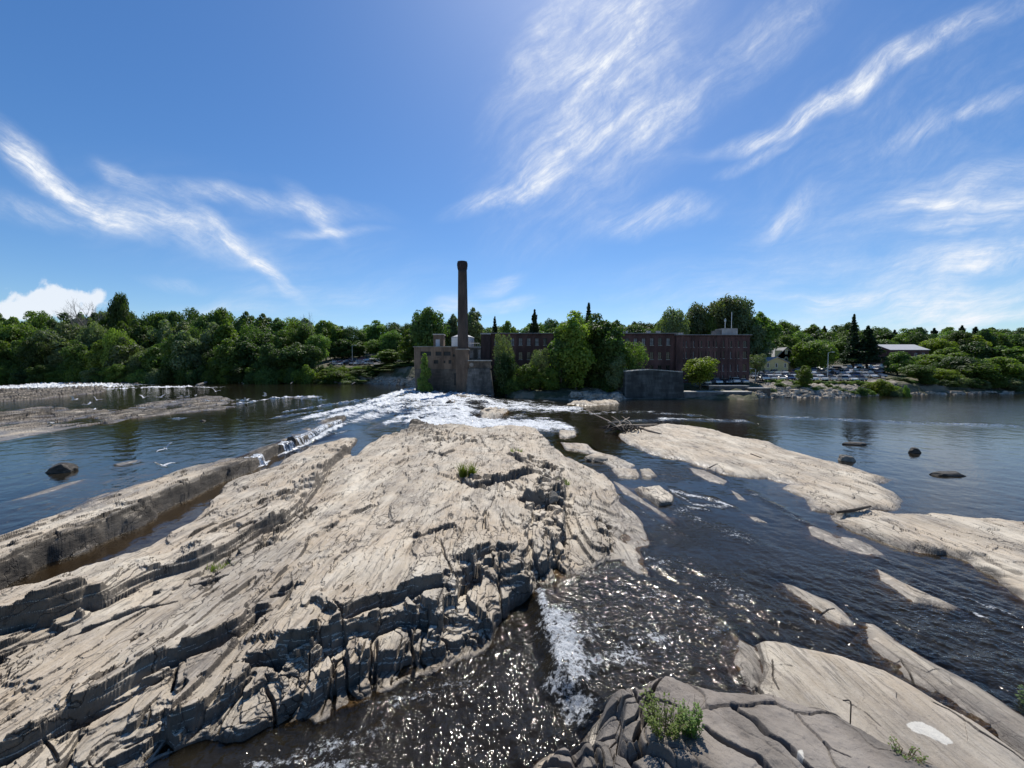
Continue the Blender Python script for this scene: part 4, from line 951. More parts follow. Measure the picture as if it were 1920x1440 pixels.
# --- trees one can tell apart
plant('round_b', 232, 205, 552, 'tall dark tree that stands highest above the left forest skyline', mat='leaf_dark', width_px=38)
plant('bare', 165, 199, 553, 'leafless grey tree whose twigs rise over the left forest skyline', width_px=70)
plant('bare', 578, 200, 578, 'small bare dead treetop poking above the left woods', width_px=24)
plant('round_b', 806, 140, 579, 'big dark round tree behind the powerhouse, left of the chimney', mat='leaf_dark', width_px=74)
plant('tall', 888, 150, 580, 'tall loose tree just right of the chimney', mat='leaf_grey', width_px=40)
plant('tall', 849, 150, 592, 'grey-green tree seen between the chimney and the big round tree', mat='leaf_grey', width_px=36)
plant('spruce', 928, 160, 594, 'slim conifer rising over the left end of the mill roof', width_px=28)
plant('round_a', 952, 150, 603, 'yellowish tree just above the mill roof, right of the slim conifer', mat='leaf_yellow', width_px=34)
plant('pine', 1002, 145, 582, 'dark pointed evergreen above the mill roof, left of the tall green trees', width_px=52)
plant('tall_b', 1080, 104, 587, 'tall bright green riverside tree covering the middle of the mill', mat='leaf_yellow', width_px=72)
plant('tall', 1052, 104, 612, 'green riverside tree on the left flank of the tallest riverside tree', mat='leaf_mid', width_px=46)
plant('tall_b', 1120, 106, 590, 'dark riverside tree right of the tallest bright green tree', mat='leaf_dark', width_px=66)
plant('tall', 1150, 104, 608, 'mid green riverside tree against the left end of the right-hand mill wall', mat='leaf_mid', width_px=52)
plant('sparse', 1190, 104, 640, 'small leafy tree leaning right of the riverside trees, above the stone abutment', mat='leaf_mid', width_px=52)
plant('round_a', 1160, 101, 668, 'grey-green low tree beside the left corner of the stone abutment', mat='leaf_grey', width_px=48)
plant('spruce', 1103, 150, 569, 'conifer tip showing above the tall riverside trees', width_px=42)
plant('vase', 1314, 103, 671, 'small rounded yellow-green tree right of the stone abutment', mat='leaf_yellow', width_px=72)
plant('cone', 796, 107, 664, 'bright young tree standing before the powerhouse wall', mat='leaf_yellow', width_px=36)
plant('tall_b', 730, 178, 656, 'round green tree at the edge of the left parking lot', mat='leaf_mid', width_px=50)
plant('sparse', 1012, 104, 654, 'small grey-green round tree before the left mill wall', mat='leaf_grey', width_px=40)
plant('sparse', 945, 106, 626, 'thin ivy-like tree climbing before the left corner of the mill', mat='leaf_grey', width_px=40)
plant('round_b', 948, 104, 664, 'dark low tree beside the right flank of the stone buttress', mat='leaf_dark', width_px=48)
plant('round_a', 992, 102, 683, 'low green tree at the waterline below the left mill windows', mat='leaf_mid', width_px=54)
plant('round_a', 1030, 102, 690, 'low dark shrubby tree at the foot of the tallest riverside tree', mat='leaf_mid', width_px=44)
plant('round_a', 1511, 108, 686, 'small round tree on the bank before the right parking lot', mat='leaf_mid', width_px=32)
plant('spruce', 1598, 165, 590, 'tall dark spruce topping the trees right of the mill', width_px=34)
plant('pine', 1625, 145, 612, 'broad dark pine right of the spruce, shading the parked cars', width_px=74)
plant('pine', 1600, 148, 624, 'dark pine left of the broad pine, behind the parked cars', width_px=60)
plant('round_b', 1530, 146, 640, 'wide green tree behind the lamp post', mat='leaf_mid', width_px=66)
plant('round_a', 1500, 150, 642, 'green tree behind the yellow house roof', mat='leaf_mid', width_px=48)
plant('round_a', 1683, 135, 660, 'rounded green tree in front of the red brick house', mat='leaf_mid', width_px=56)
plant('sparse', 1418, 118, 664, 'thin grey-green tree between the mill corner and the yellow house', mat='leaf_grey', width_px=36)
plant('vase', 1348, 160, 558, 'tall airy tree behind the rooftop shed of the mill', mat='leaf_grey', width_px=70)
plant('vase', 1388, 158, 558, 'tall airy tree behind the right corner of the mill', mat='leaf_grey', width_px=62)
plant('vase', 1310, 160, 570, 'loose green tree behind the mill roof, left of the tall airy trees', mat='leaf_grey', width_px=56)
plant('vase', 1262, 150, 580, 'pale green tree above the seam between the two mill roofs', mat='leaf_grey', width_px=56)
plant('tall', 1425, 155, 588, 'mid-height tree beyond the right end of the mill', mat='leaf_mid', width_px=50)
plant('bush', 765, 172, 692, 'light green bushy clump beside the left parking lot drive', mat='leaf_mid', width_px=44)
plant('bush', 632, 169, 692, 'yellow-green bush on the bank below the left parking lot', mat='leaf_yellow', width_px=62)
plant('bush', 690, 172, 697, 'scraggly bush midway along the bank below the left parked cars', mat='leaf_grey', width_px=52)
plant('bush', 730, 172, 686, 'dark leafy bush by the water under the round lot tree', mat='leaf_mid', width_px=56)
plant('bush', 1648, 108, 712, 'yellow-green bush at the right end of the rubble bank', mat='leaf_yellow', width_px=46)
plant('bush', 1672, 108, 718, 'low yellowish bush beside the larger one at the end of the rubble bank', mat='leaf_yellow', width_px=30)
plant('bush', 905, 106, 722, 'small dark bush at the foot of the powerhouse rocks', mat='leaf_dark', width_px=20)
# --- forest masses, tree by tree
SKY = [(-300,592),(0,592),(60,588),(100,580),(140,588),(180,588),(215,580),(260,582),(300,582),(340,580),(390,586),(430,580),(470,590),(500,594),(560,592),(600,600),(640,608),(655,613),(690,607),(740,600),(765,612),(800,596),(860,604),(905,596),(935,602),(980,606),(1040,592),(1090,584),(1150,590),(1210,592),(1250,588),(1290,586),(1330,578),(1380,575),(1410,588),(1430,602),(1500,606),(1560,606),(1600,604),(1640,610),(1700,614),(1760,612),(1800,610),(1830,608),(1870,612),(1920,613),(2300,612)]
def sk(u): return float(np.interp(u, [p[0] for p in SKY], [p[1] for p in SKY]))
rf = random.Random(5)
KS = ['round_a', 'round_b', 'wide', 'tall', 'tall_b', 'vase']
ONES = ['', 'first', 'second', 'third', 'fourth', 'fifth', 'sixth', 'seventh', 'eighth', 'ninth', 'tenth', 'eleventh', 'twelfth', 'thirteenth', 'fourteenth', 'fifteenth', 'sixteenth', 'seventeenth', 'eighteenth', 'nineteenth']
def ordinal(n):
    if n < 20: return ONES[n]
    return {2: 'twentieth', 3: 'thirtieth', 4: 'fortieth'}[n//10] if n % 10 == 0 else {2: 'twenty', 3: 'thirty', 4: 'forty'}[n//10]+'-'+ONES[n % 10]
CN = {'leaf_dark': 'dark green', 'leaf_mid': 'mid green', 'leaf_yellow': 'yellow-green', 'leaf_grey': 'grey-green'}
SN = {'sparse': 'thin', 'round_a': 'rounded', 'round_b': 'bulky', 'wide': 'broad', 'tall': 'narrow', 'tall_b': 'upright', 'vase': 'spreading', 'spruce': 'pointed', 'pine': 'ragged', 'bush': 'low'}
def row(u0, u1, step, D0, D1, vfun, wpx, mats, noun, where, group, kinds=KS, jit=7):
    u = u0; lst = []
    while u < u1:
        D = rf.uniform(D0, D1); k = rf.choice(kinds); wp = wpx*.8 if k in ('tall', 'tall_b') else wpx
        uu_ = u+rf.uniform(-.3, .3)*step
        lst.append((uu_, D, k, wp*rf.uniform(.85, 1.25), vfun(u)+rf.uniform(-jit*.5, jit), rf.choice(mats))); u += step*rf.uniform(.75, 1.25)
    lst.sort(); n = 0
    for (uu_, D, k, wp, vt, mt) in lst:
        if uu_ < 0 or uu_ > 1920: lab = '%s outside the %s frame edge, %s' % (noun, 'left' if uu_ < 0 else 'right', where)
        else: n += 1; lab = '%s %s %s, %s from left in %s' % (CN[mt] if k not in ('spruce', 'pine') else 'dark green', SN[k], noun, ordinal(n), where)
        plant(k, uu_, D, vt, lab, None, group, mat=mt if k not in ('spruce', 'pine') else None, width_px=wp)
dm = ['leaf_dark', 'leaf_mid', 'leaf_mid', 'leaf_dark']
row(-85, 640, 30, 205, 235, sk, 50, dm, 'tree', 'the back row of the left forest', 'left forest back row')
row(-85, 625, 30, 182, 196, lambda u: sk(u)+22, 52, ['leaf_dark', 'leaf_mid', 'leaf_grey', 'leaf_mid'], 'tree', 'the middle row of the left forest', 'left forest middle row', jit=10)
row(-85, 600, 30, 171, 178, lambda u: 655-(20 if u < 560 else 0)+10*math.sin(u*.05), 50, ['leaf_mid', 'leaf_grey', 'leaf_yellow', 'leaf_dark', 'leaf_mid'], 'tree', 'the front row of the left forest', 'left forest front row', jit=14)
row(-85, 590, 24, 167, 171, lambda u: 686, 38, ['leaf_mid', 'leaf_dark', 'leaf_grey'], 'shrub', 'the shrub fringe of the left forest', 'shrubs along the left forest', kinds=['bush', 'round_a'], jit=9)
row(615, 790, 26, 225, 260, sk, 44, dm, 'tree', 'the left lot skyline', 'trees behind the left parking lot', jit=6)
row(625, 780, 24, 216, 222, lambda u: sk(u)+22, 38, dm, 'lower tree', 'the row behind the left lot', 'lower trees behind the left parking lot', jit=10)
row(780, 1420, 26, 190, 230, lambda u: sk(u)+8, 46, dm, 'tree', 'the skyline behind the mill', 'trees on the slope behind the mill', jit=8)
row(1140, 1420, 26, 150, 170, lambda u: sk(u)+14, 44, ['leaf_mid', 'leaf_dark', 'leaf_grey'], 'tree', 'the row above the mill roof', 'trees close behind the mill', jit=8)
row(770, 1100, 26, 160, 175, lambda u: sk(u)+18, 40, dm, 'lower tree', 'the row behind the chimney', 'trees behind the chimney', jit=8)
row(1405, 2010, 26, 330, 420, lambda u: sk(u)+2, 42, dm, 'far tree', 'the distant right ridge', 'trees on the right ridge', kinds=KS+['spruce', 'pine'], jit=6)
row(1410, 2010, 28, 240, 290, lambda u: sk(u)+13, 46, dm, 'hillside tree', 'the right mid slope', 'trees on the right hillside', jit=8)
row(1415, 1650, 26, 195, 215, lambda u: 632, 42, dm, 'tree', 'the row behind the right lot', 'trees behind the right parking lot', jit=10)
row(1420, 1470, 22, 165, 175, lambda u: 632, 36, ['leaf_dark'], 'tree', 'the yellow house clump', 'trees behind the yellow house', jit=8)
row(1745, 2010, 26, 175, 200, lambda u: 625+6*math.sin(u*.04), 48, ['leaf_mid', 'leaf_dark', 'leaf_yellow'], 'tree', 'the upper right bank row', 'right bank woods upper row', jit=10)
row(1745, 2010, 38, 140, 152, lambda u: 645+max(0, (1790-u)*.3), 66, ['leaf_mid', 'leaf_dark', 'leaf_mid', 'leaf_grey'], 'tree', 'the middle right bank row', 'right bank woods middle row', jit=14)
row(1722, 2010, 34, 120, 128, lambda u: 672+max(0, (1770-u)*.35)+10*math.sin(u*.09), 64, ['leaf_mid', 'leaf_yellow', 'leaf_dark', 'leaf_mid', 'leaf_grey'], 'tree', 'the waterside right bank row', 'right bank waterside trees', kinds=['round_a', 'round_b', 'wide', 'vase'], jit=14)
row(1690, 2010, 19, 117.5, 119.5, lambda u: 708, 28, ['leaf_mid', 'leaf_dark', 'leaf_grey'], 'shrub', 'the right waterline fringe', 'right bank waterline shrubs', kinds=['bush', 'round_a'], jit=10)
row(1450, 1660, 15, 111, 113, lambda u: 720, 20, ['leaf_mid', 'leaf_yellow'], 'weed clump', 'the right lot edge', 'weed clumps by the right parking lot', kinds=['bush'], jit=3)
row(935, 1160, 22, 102.5, 108, lambda u: 703, 34, ['leaf_mid', 'leaf_dark'], 'undergrowth shrub', 'the strip below the mill', 'undergrowth shrubs below the mill', kinds=['bush'], jit=10)

row(600, 775, 16, 163, 168, lambda u: 702, 34, ['leaf_mid', 'leaf_grey', 'leaf_dark'], 'shrub', 'the waterside below the left lot', 'waterside shrubs below the left lot', kinds=['bush'], jit=10)
row(600, 790, 14, 171, 175.5, lambda u: 685, 26, ['leaf_mid', 'leaf_yellow', 'leaf_dark'], 'bush', 'the bank top below the left lot', 'bushes on the bank below the left lot', kinds=['bush'], jit=5)
row(1450, 1700, 16, 104, 109, lambda u: 727, 20, ['leaf_mid', 'leaf_grey'], 'weed clump', 'the stony right bank slope', 'weed clumps on the stony right bank', kinds=['bush'], jit=9)
row(610, 800, 15, 167, 170, lambda u: 694, 30, ['leaf_mid', 'leaf_grey', 'leaf_dark', 'leaf_yellow'], 'shrub', 'the middle of the left lot bank', 'shrubs midway up the left lot bank', kinds=['bush', 'round_a'], jit=6)
# ============================================================ mill and its neighbours
def wall_holes(mb, x0, x1, y, z0, z1, holes, depth=.3, m=0):
    """front wall in the plane y, facing -y, with rectangular openings"""
    xs = sorted({x0, x1, *[h[0] for h in holes], *[h[1] for h in holes]}); zs = sorted({z0, z1, *[h[2] for h in holes], *[h[3] for h in holes]})
    for i in range(len(xs)-1):
        for j in range(len(zs)-1):
            cx, cz = (xs[i]+xs[i+1])/2, (zs[j]+zs[j+1])/2
            if any(h[0] < cx < h[1] and h[2] < cz < h[3] for h in holes): continue
            mb.poly([(xs[i], y, zs[j]), (xs[i+1], y, zs[j]), (xs[i+1], y, zs[j+1]), (xs[i], y, zs[j+1])], m)
    for a, b, c, d in holes:
        mb.poly([(a,y,c),(a,y+depth,c),(a,y+depth,d),(a,y,d)], m); mb.poly([(b,y,c),(b,y,d),(b,y+depth,d),(b,y+depth,c)], m)
        mb.poly([(a,y,d),(a,y+depth,d),(b,y+depth,d),(b,y,d)], m); mb.poly([(a,y,c),(b,y,c),(b,y+depth,c),(a,y+depth,c)], m)
def shell(mb, x0, x1, y0, y1, z0, z1, m=0):
    mb.poly([(x0,y0,z0),(x0,y0,z1),(x0,y1,z1),(x0,y1,z0)], m); mb.poly([(x1,y0,z0),(x1,y1,z0),(x1,y1,z1),(x1,y0,z1)], m)
    mb.poly([(x0,y1,z0),(x0,y1,z1),(x1,y1,z1),(x1,y1,z0)], m)
def window(root, a, b, c, d, y, pane, arch=False, lintel=None):
    mb = MB(); cx = (a+b)/2; t = .07
    for (p, q, r, s) in ((a, a+t, c, d), (b-t, b, c, d), (a+t, b-t, c, c+t), (a+t, b-t, d-t, d), (a+t, b-t, (c+d)/2-t/2, (c+d)/2+t/2)):
        mb.box(p, q, y+.14, y+.22, r, s)
    mb.box(cx-.025, cx+.025, y+.15, y+.21, c+t, (c+d)/2-t/2); mb.box(cx-.025, cx+.025, y+.15, y+.21, (c+d)/2+t/2, d-t)
    w = mb.build('window', M['sash'], root)
    pb = MB(); pb.box(a+.01, b-.01, y+.225, y+.25, c+.01, d-.01); pb.build('pane', pane, w)
    sb = MB(); sb.box(a-.08, b+.08, y-.07, y+.12, c-.12, c-.003); sb.build('sill', M['stone_cap'], w)
def mill(name, label, u0, u1, D, ztop, zbase, depth, cols, rows, mat, pale, bow=0, vis=None):
    x0, x1 = XU(u0, D), XU(u1, D)
    root = empty(name, ((x0+x1)/2, D, zbase)); tag(root, label, 'mill building')
    inv = -Vector(root.location)
    holes = []; wins = []
    for u in cols:
        for (va, vb) in rows:
            a, b = XU(u-3.4, D), XU(u+3.4, D); c, d = ZV(vb, D), ZV(va, D)
            holes.append((a, b, c, d)); wins.append((u, va, a, b, c, d))
    ch0 = len(COL.objects)
    mb = MB(); wall_holes(mb, x0, x1, D, zbase, ztop, holes); shell(mb, x0, x1, D, D+depth, zbase, ztop)
    # pilasters, arched brick hoods and a corbelled cornice stand proud of the wall
    hood = MB()
    for (u, va, a, b, c, d) in wins:
        for k in range(6):
            t0 = -1+2*k/6; t1 = -1+2*(k+1)/6; xa = (a+b)/2+(b-a)*.56*t0; xb = (a+b)/2+(b-a)*.56*t1
            hz = lambda t: d+.06+.22*math.sqrt(max(0, 1-t*t*.9))
            hood.hexa([(xa, D-.05, d-.01), (xb, D-.05, d-.01), (xb, D-.003, d-.01), (xa, D-.003, d-.01), (xa, D-.05, hz(t0)), (xb, D-.05, hz(t1)), (xb, D-.003, hz(t1)), (xa, D-.003, hz(t0))])
    parts = [mb.build('wall', mat, root), hood.build('window_hoods', mat, root)]
    cn = MB(); cn.box(x0-.25, x1+.25, D-.28, D+depth+.2, ztop, ztop+.18)
    x = x0+.2
    while x < x1-.3: cn.box(x, x+.22, D-.2, D-.003, ztop-.38, ztop-.003); x += .62
    parts.append(cn.build('cornice', mat, root))
    rf_ = MB(); rf_.box(x0-.4, x1+.4, D-.42, D+depth+.35, ztop+.183, ztop+.33); parts.append(rf_.build('roof', M['roof_grey'], root))
    for i, (u, va, a, b, c, d) in enumerate(wins): window(root, a, b, c, d, D, M['glass_pale'] if pale(u, va) else M['glass'])
    return root, x0, x1
def recenter(root):
    """children were built in world coordinates: hang them at the thing's own origin"""
    for ch in root.children: ch.location = ch.location-root.location
ROWS = [(634, 647.5), (660, 674), (685, 697), (706, 714)]
mA, ax0, ax1 = mill('mill_building', 'long dark red brick mill partly hidden by trees, left of the seam in its roofline', 906, 1266, 116, ZV(626.5, 116), 2.2, 16, [976+15.35*i for i in range(19)]+[960.6, 945.2, 929.9],
    ROWS, M['brick'], lambda u, v: v < 640 and (u < 1010 or 1180 < u < 1225 or u > 1240) or (655 < v < 670 and 1255 < u < 1270))
recenter(mA)
mB, bx0, bx1 = mill('mill_building', 'taller-windowed red brick mill block at the right end, under the rooftop shed', 1267, 1405, 115.2, ZV(629.5, 115.2), 2.4, 18, [1284+14.0*i for i in range(9)],
    [(639, 651), (659, 672), (683, 696), (703, 713)], M['brick_east'], lambda u, v: (v < 645 and u < 1300) or (655 < v < 665 and u < 1300) or (680 < v and 1340 < u < 1385) or (655 < v < 665 and 1365 < u < 1370))
mb = MB(); y = 115.2
for k in range(9): mb.box(bx0+.1+k*2.22, bx0+.1+k*2.22+.5, y-.12, y-.003, 2.5, ZV(634, y))
mb.build('pilasters', M['brick_east'], mB)
mb = MB(); mb.box(bx0+.2, bx1-.2, y-.09, y-.004, ZV(677.5, y), ZV(676, y)); mb.build('string_course', M['brick_east'], mB)
recenter(mB)
# the dark stair tower at the mill's left end
D = 114; r_ = empty('stair_tower', (XU(911, D), D, 2.2)); tag(r_, 'dark windowless brick tower at the left end of the mill', 'tower')
mb = MB(); mb.box(XU(902, D), XU(919, D), D, D+1.95, 2.2, ZV(627, D)); mb.build('wall', M['brick_dark'], r_)
mb = MB(); mb.box(XU(901, D), XU(920, D), D-.25, D+1.97, ZV(627, D)+.003, ZV(625, D)); mb.build('roof', M['roof_grey'], r_); recenter(r_)
# rooftop shed with its mast
D = 120; zt = ZV(629.5, 115.2)+.33; r_ = empty('rooftop_shed', (XU(1360, D), D, zt)); tag(r_, 'pale metal rooftop shed on the right mill block', 'shed')
mb = MB(); mb.box(XU(1352, D), XU(1381, D), D, D+4, zt, ZV(615.5, D)); mb.build('housing', M['concrete'], r_)
mb = MB()
x = XU(1352.5, D)
while x < XU(1380.5, D): mb.box(x, x+.12, D-.05, D-.003, zt+.05, ZV(617, D)); x += .42
mb.build('louvers', M['louver'], r_)
mb = MB(); mb.box(XU(1343, D), XU(1351.9, D), D+.4, D+3.6, zt, ZV(619, D)); mb.build('lean_to', M['dark_concrete'], r_); recenter(r_)
for u, vt, lab in ((1361, 596, 'shorter white antenna mast with a round head on the rooftop shed'), (1373, 584, 'taller thin antenna mast at the right of the rooftop shed')):
    zb = ZV(615.5, D); r_ = empty('antenna_mast', (XU(u, D), D+1, zb)); tag(r_, lab, 'antenna')
    mb = MB(); mb.tube([(0, 0, 0), (0, 0, ZV(vt, D)-zb)], .09, 6); mb.build('pole', M['white_paint'], r_)
    mb = MB(); mb.box(-.22, .22, -.22, .22, 0.003, .12)
    if u == 1361: mb.tube([(0, 0, 2.2), (0, 0, 2.9)], .28, 8)
    mb.build('bracket', M['metal'], r_)
# small roof vents
for i, u in enumerate((1172, 1215, 1233, 1275)):
    D = 119; zr = ZV(626.5, 116)+.33; o = MB(); o.box(-.5, .5, -.5, .5, 0, .7); o.box(-.65, .65, -.65, .65, .703, .85)
    q = o.build('roof_vent', M['roof_grey']); q.location = (XU(u, D), D, zr if u < 1267 else ZV(629.5, 115.2)+.33)
    tag(q, ['pale roof vent at the tree-side end of the mill roof', 'roof vent second from the trees on the mill roof', 'roof vent left of the roof seam', 'roof vent just right of the roof seam'][i], 'vent')
# powerhouse
D = 112; zb = 1.2; z1 = ZV(651, D); zm = ZV(692, D)
r_ = empty('powerhouse', (XU(828, D), D, zb)); tag(r_, 'low brown powerhouse with a stone foundation, at the foot of the chimney', 'powerhouse')
x0, x1 = XU(777, D), XU(877, D)
hl = [(XU(a, D), XU(b, D), ZV(c, D), ZV(d, D)) for a, b, d, c in ((789,808.5,659,667),(817,828,659,667),(832,845,659,667),(849,853,664,669),(812,822,675,682),(841,846.5,675,682),(831,835,676,681),(865,870.5,679,688))]
mb = MB(); wall_holes(mb, x0, x1, D, zm, z1, hl, .35); shell(mb, x0, x1, D, D+14, zm, z1); mb.build('wall', M['brick_buff'], r_)
for a, b, c, d in hl:
    w = MB(); w.box(a+.02, b-.02, D+.30, D+.34, c+.02, d-.02)
    n = max(1, int((b-a)/.9))
    for k in range(n+1): w.box(a+(b-a-.08)*k/n, a+(b-a-.08)*k/n+.08, D+.22, D+.297, c+.003, d-.003)
    w.build('window', M['dark_opening'], r_)
mb = MB(); u = 777
for u in (777, 786, 811, 829.5, 846.5, 858): mb.box(XU(u, D), XU(u+2.3, D), D-.16, D-.003, zm, z1-.02)
mb.box(x0, x1, D-.2, D-.17, ZV(671, D), ZV(669.6, D)); mb.build('pilasters', M['brick_buff'], r_)
mb = MB(); mb.box(x0-.3, x1+.3, D-.4, D+14.3, z1, z1+.25); mb.build('cornice', M['concrete'], r_)
mb = MB(); mb.hexa([(x0+.6, D-1.1, zb-1), (x1+.2, D-1.1, zb-1), (x1+.2, D+13, zb-1), (x0+.6, D+13, zb-1), (x0+.1, D-.25, zm), (x1, D-.25, zm), (x1, D+13, zm), (x0+.1, D+13, zm)])
mb.build('foundation', M['stone_wall'], r_)
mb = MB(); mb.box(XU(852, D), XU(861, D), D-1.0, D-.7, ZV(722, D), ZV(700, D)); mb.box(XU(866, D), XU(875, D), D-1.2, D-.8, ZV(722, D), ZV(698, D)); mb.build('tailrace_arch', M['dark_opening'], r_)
tr_ = MB(); D2 = D+2; tr_.box(XU(813, D2), XU(831.5, D2), D2, D2+3, z1+.25, ZV(628, D2)); o = tr_.build('roof_house', M['brick_buff'], r_)
mb = MB(); mb.box(XU(812, D2), XU(832.5, D2), D2-.25, D2+3.2, ZV(628, D2)+.003, ZV(626, D2)); mb.build('roof_house_cap', M['stone_cap'], r_)
mb = MB(); mb.box(XU(817.5, D2), XU(825, D2), D2-.06, D2-.003, z1+.3, ZV(636.5, D2)); mb.build('door', M['louver'], r_); recenter(r_)
# connecting wing with the terrace
D = 113.5; r_ = empty('connecting_wing', (XU(890, D), D, 3)); tag(r_, 'low two-bay wing between the chimney and the mill', 'building')
mb = MB(); hl = [(XU(880, D), XU(887, D), ZV(672, D), ZV(656, D)), (XU(889, D), XU(895, D), ZV(673, D), ZV(655, D)), (XU(896.5, D), XU(901, D), ZV(672, D), ZV(656, D))]
wall_holes(mb, XU(878.2, D), XU(901.8, D), D, 2, ZV(652, D), hl); shell(mb, XU(878.2, D), XU(901.8, D), D, D+8, 2, ZV(652, D)); mb.build('wall', M['dark_concrete'], r_)
mb = MB(); mb.box(XU(877.6, D), XU(901.9, D), D-.3, D+8, ZV(652, D)+.003, ZV(650, D)); mb.build('roof', M['roof_grey'], r_)
for k, h in enumerate(hl): w = MB(); w.box(h[0]+.02, h[1]-.02, D+.2, D+.26, h[2]+.02, h[3]-.02); w.build('window', M['glass_pale'] if k != 1 else M['dark_opening'], r_)
mb = MB(); zr = ZV(650, D)
for k in range(6): mb.tube([(XU(880+k*4, D), D, zr), (XU(880+k*4, D), D, zr+1)], .04, 5)
mb.tube([(XU(880, D), D, zr+1), (XU(900, D), D, zr+1)], .04, 5); mb.build('railing', M['metal'], r_); recenter(r_)
# white tank
D = 126; zt = ZV(634, D); xa, xb = XU(847, D), XU(889, D); rr = (xb-xa)/2; r_ = empty('storage_tank', ((xa+xb)/2, D, 5)); tag(r_, 'pale cylindrical tank with a shallow cone roof behind the chimney', 'tank')
mb = MB(); mb.tube([(0, 0, 0), (0, 0, zt-5)], rr, 28); mb.build('shell', M['white_paint'], r_)
mb = MB(); mb.tube([(0, 0, zt-5+.003), (0, 0, zt-5+.25), (0, 0, zt-5+1.6)], [rr*1.03, rr*1.0, .3], 28); mb.build('roof', M['roof_white'], r_)
# chimney
D = 110; cx = XU(868, D); zt = ZV(491, D); zc = ZV(655, D); r_ = empty('chimney', (cx, D, 1)); tag(r_, 'tall tapering brown brick factory chimney with a flared crown', 'chimney')
mb = MB(); px = D/F
zs = np.linspace(zc-1, ZV(508, D), 24); t_ = (zs-zs[0])/(zs[-1]-zs[0]); rad = (9.9-1.9*t_)*px
mb.tube([(0, 0, z-1) for z in zs], list(rad), 20); mb.build('shaft', M['brick_stack'], r_, smooth=True)
mb = MB(); zz = [(508, 8.0), (505, 8.7), (503, 9.3), (500, 9.3), (499.4, 9.8), (494, 9.8), (493.4, 9.2), (491, 9.0)]
mb.tube([(0, 0, ZV(v, D)-1+.003) for v, _ in zz], [r*px for _, r in zz], 20); mb.build('crown', M['brick_dark'], r_)
mb = MB(); mb.tube([(0, 0, zt-1.02), (0, 0, zt-1+.02)], 7.0*px, 20); mb.build('flue', M['dark_opening'], r_)
mb = MB(); b_ = 11.2*px; mb.box(-b_, b_, -b_, b_, -.5, zc-1.2); mb.build('base', M['brick_buff'], r_)
mb = MB(); mb.box(-b_-.15, b_+.15, -b_-.15, b_+.15, zc-1.197, zc-.9); mb.build('base_cap', M['concrete'], r_)
mb = MB()
for k in range(2): mb.tube([(rad[0]*1.01+.05, -.25+.5*k, zc-1), (8.05*px, -.25+.5*k, ZV(508, D)-1)], .03, 4)
for k in range(58):
    t = k/57; z = zc-1+(ZV(508, D)-zc)*t; rx = rad[0]*1.01+.05+(8.05*px-rad[0]*1.01-.05)*t; mb.tube([(rx, -.25, z), (rx, .25, z)], .02, 4)
mb.build('ladder', M['rust'], r_)
# stone buttress pier under the terrace
def taper(mb, u0, u1, vt, ub0, ub1, vb, D, dep, m=0, front=1.2):
    mb.hexa([(XU(ub0, D), D-front, ZV(vb, D)-1.5), (XU(ub1, D), D-front, ZV(vb, D)-1.5), (XU(ub1, D), D+dep, ZV(vb, D)-1.5), (XU(ub0, D), D+dep, ZV(vb, D)-1.5),
             (XU(u0, D), D, ZV(vt, D)), (XU(u1, D), D, ZV(vt, D)), (XU(u1, D), D+dep, ZV(vt, D)), (XU(u0, D), D+dep, ZV(vt, D))], m)
D = 104; r_ = empty('stone_buttress', (XU(902, D), D, 0)); tag(r_, 'sloping streaked stone buttress standing in the rapids right of the chimney', 'buttress')
mb = MB(); taper(mb, 878, 919, 691, 872, 928, 740, D, 6); mb.build('body', M['stone_pier'], r_)
mb = MB(); mb.box(XU(878.5, D), XU(920, D), D+.6, D+6, ZV(691, D)+.003, ZV(677, D)); mb.build('upper_wall', M['stone_wall'], r_)
mb = MB(); mb.box(XU(877, D), XU(921, D), D+.2, D+6.2, ZV(677, D)+.006, ZV(675, D)); mb.build('coping', M['stone_cap'], r_)
mb = MB(); mb.tube([(XU(884, D), D+.55, ZV(684, D)), (XU(884, D), D+.30, ZV(684, D))], .55, 14); mb.build('round_plate', M['concrete'], r_); recenter(r_)
# big abutment
D = 97; r_ = empty('stone_abutment', (XU(1226, D), D, 0)); tag(r_, 'huge dark stone abutment with a slightly peaked pale top edge', 'abutment')
mb = MB(); n = 12
for k in range(n):
    ua, ub = 1173+107*k/n, 1173+107*(k+1)/n
    va, vb = 698-4.2*(1-abs((ua-1220)/52)**1.2), 698-4.2*(1-abs((ub-1220)/60)**1.2)
    va, vb = min(va, 698.5), min(vb, 698.5)
    def e(u, s): return XU(u+(s if u > 1278 else (-s if u < 1175 else 0)), D)
    mb.hexa([(e(ua, 2.5), D-.9, -1.2), (e(ub, 2.5), D-.9, -1.2), (e(ub, 2.5), D+9, -1.2), (e(ua, 2.5), D+9, -1.2), (e(ua, 0), D, ZV(va, D)), (e(ub, 0), D, ZV(vb, D)), (e(ub, 0), D+9, ZV(vb, D)), (e(ua, 0), D+9, ZV(va, D))])
mb.build('masonry', M['stone_block'], r_)
mb = MB()
for k in range(n):
    ua, ub = 1173+107*k/n, 1173+107*(k+1)/n
    va, vb = min(698-4.2*(1-abs((ua-1220)/52)**1.2), 698.5), min(698-4.2*(1-abs((ub-1220)/60)**1.2), 698.5)
    za, zb_ = ZV(va, D)+.004, ZV(vb, D)+.004; xa, xb = XU(ua, D), XU(ub, D)
    mb.hexa([(xa, D-.15, za), (xb, D-.15, zb_), (xb, D+9.1, zb_), (xa, D+9.1, za), (xa, D-.15, za+.22), (xb, D-.15, zb_+.22), (xb, D+9.1, zb_+.22), (xa, D+9.1, za+.22)])
mb.build('coping', M['stone_cap'], r_); recenter(r_)
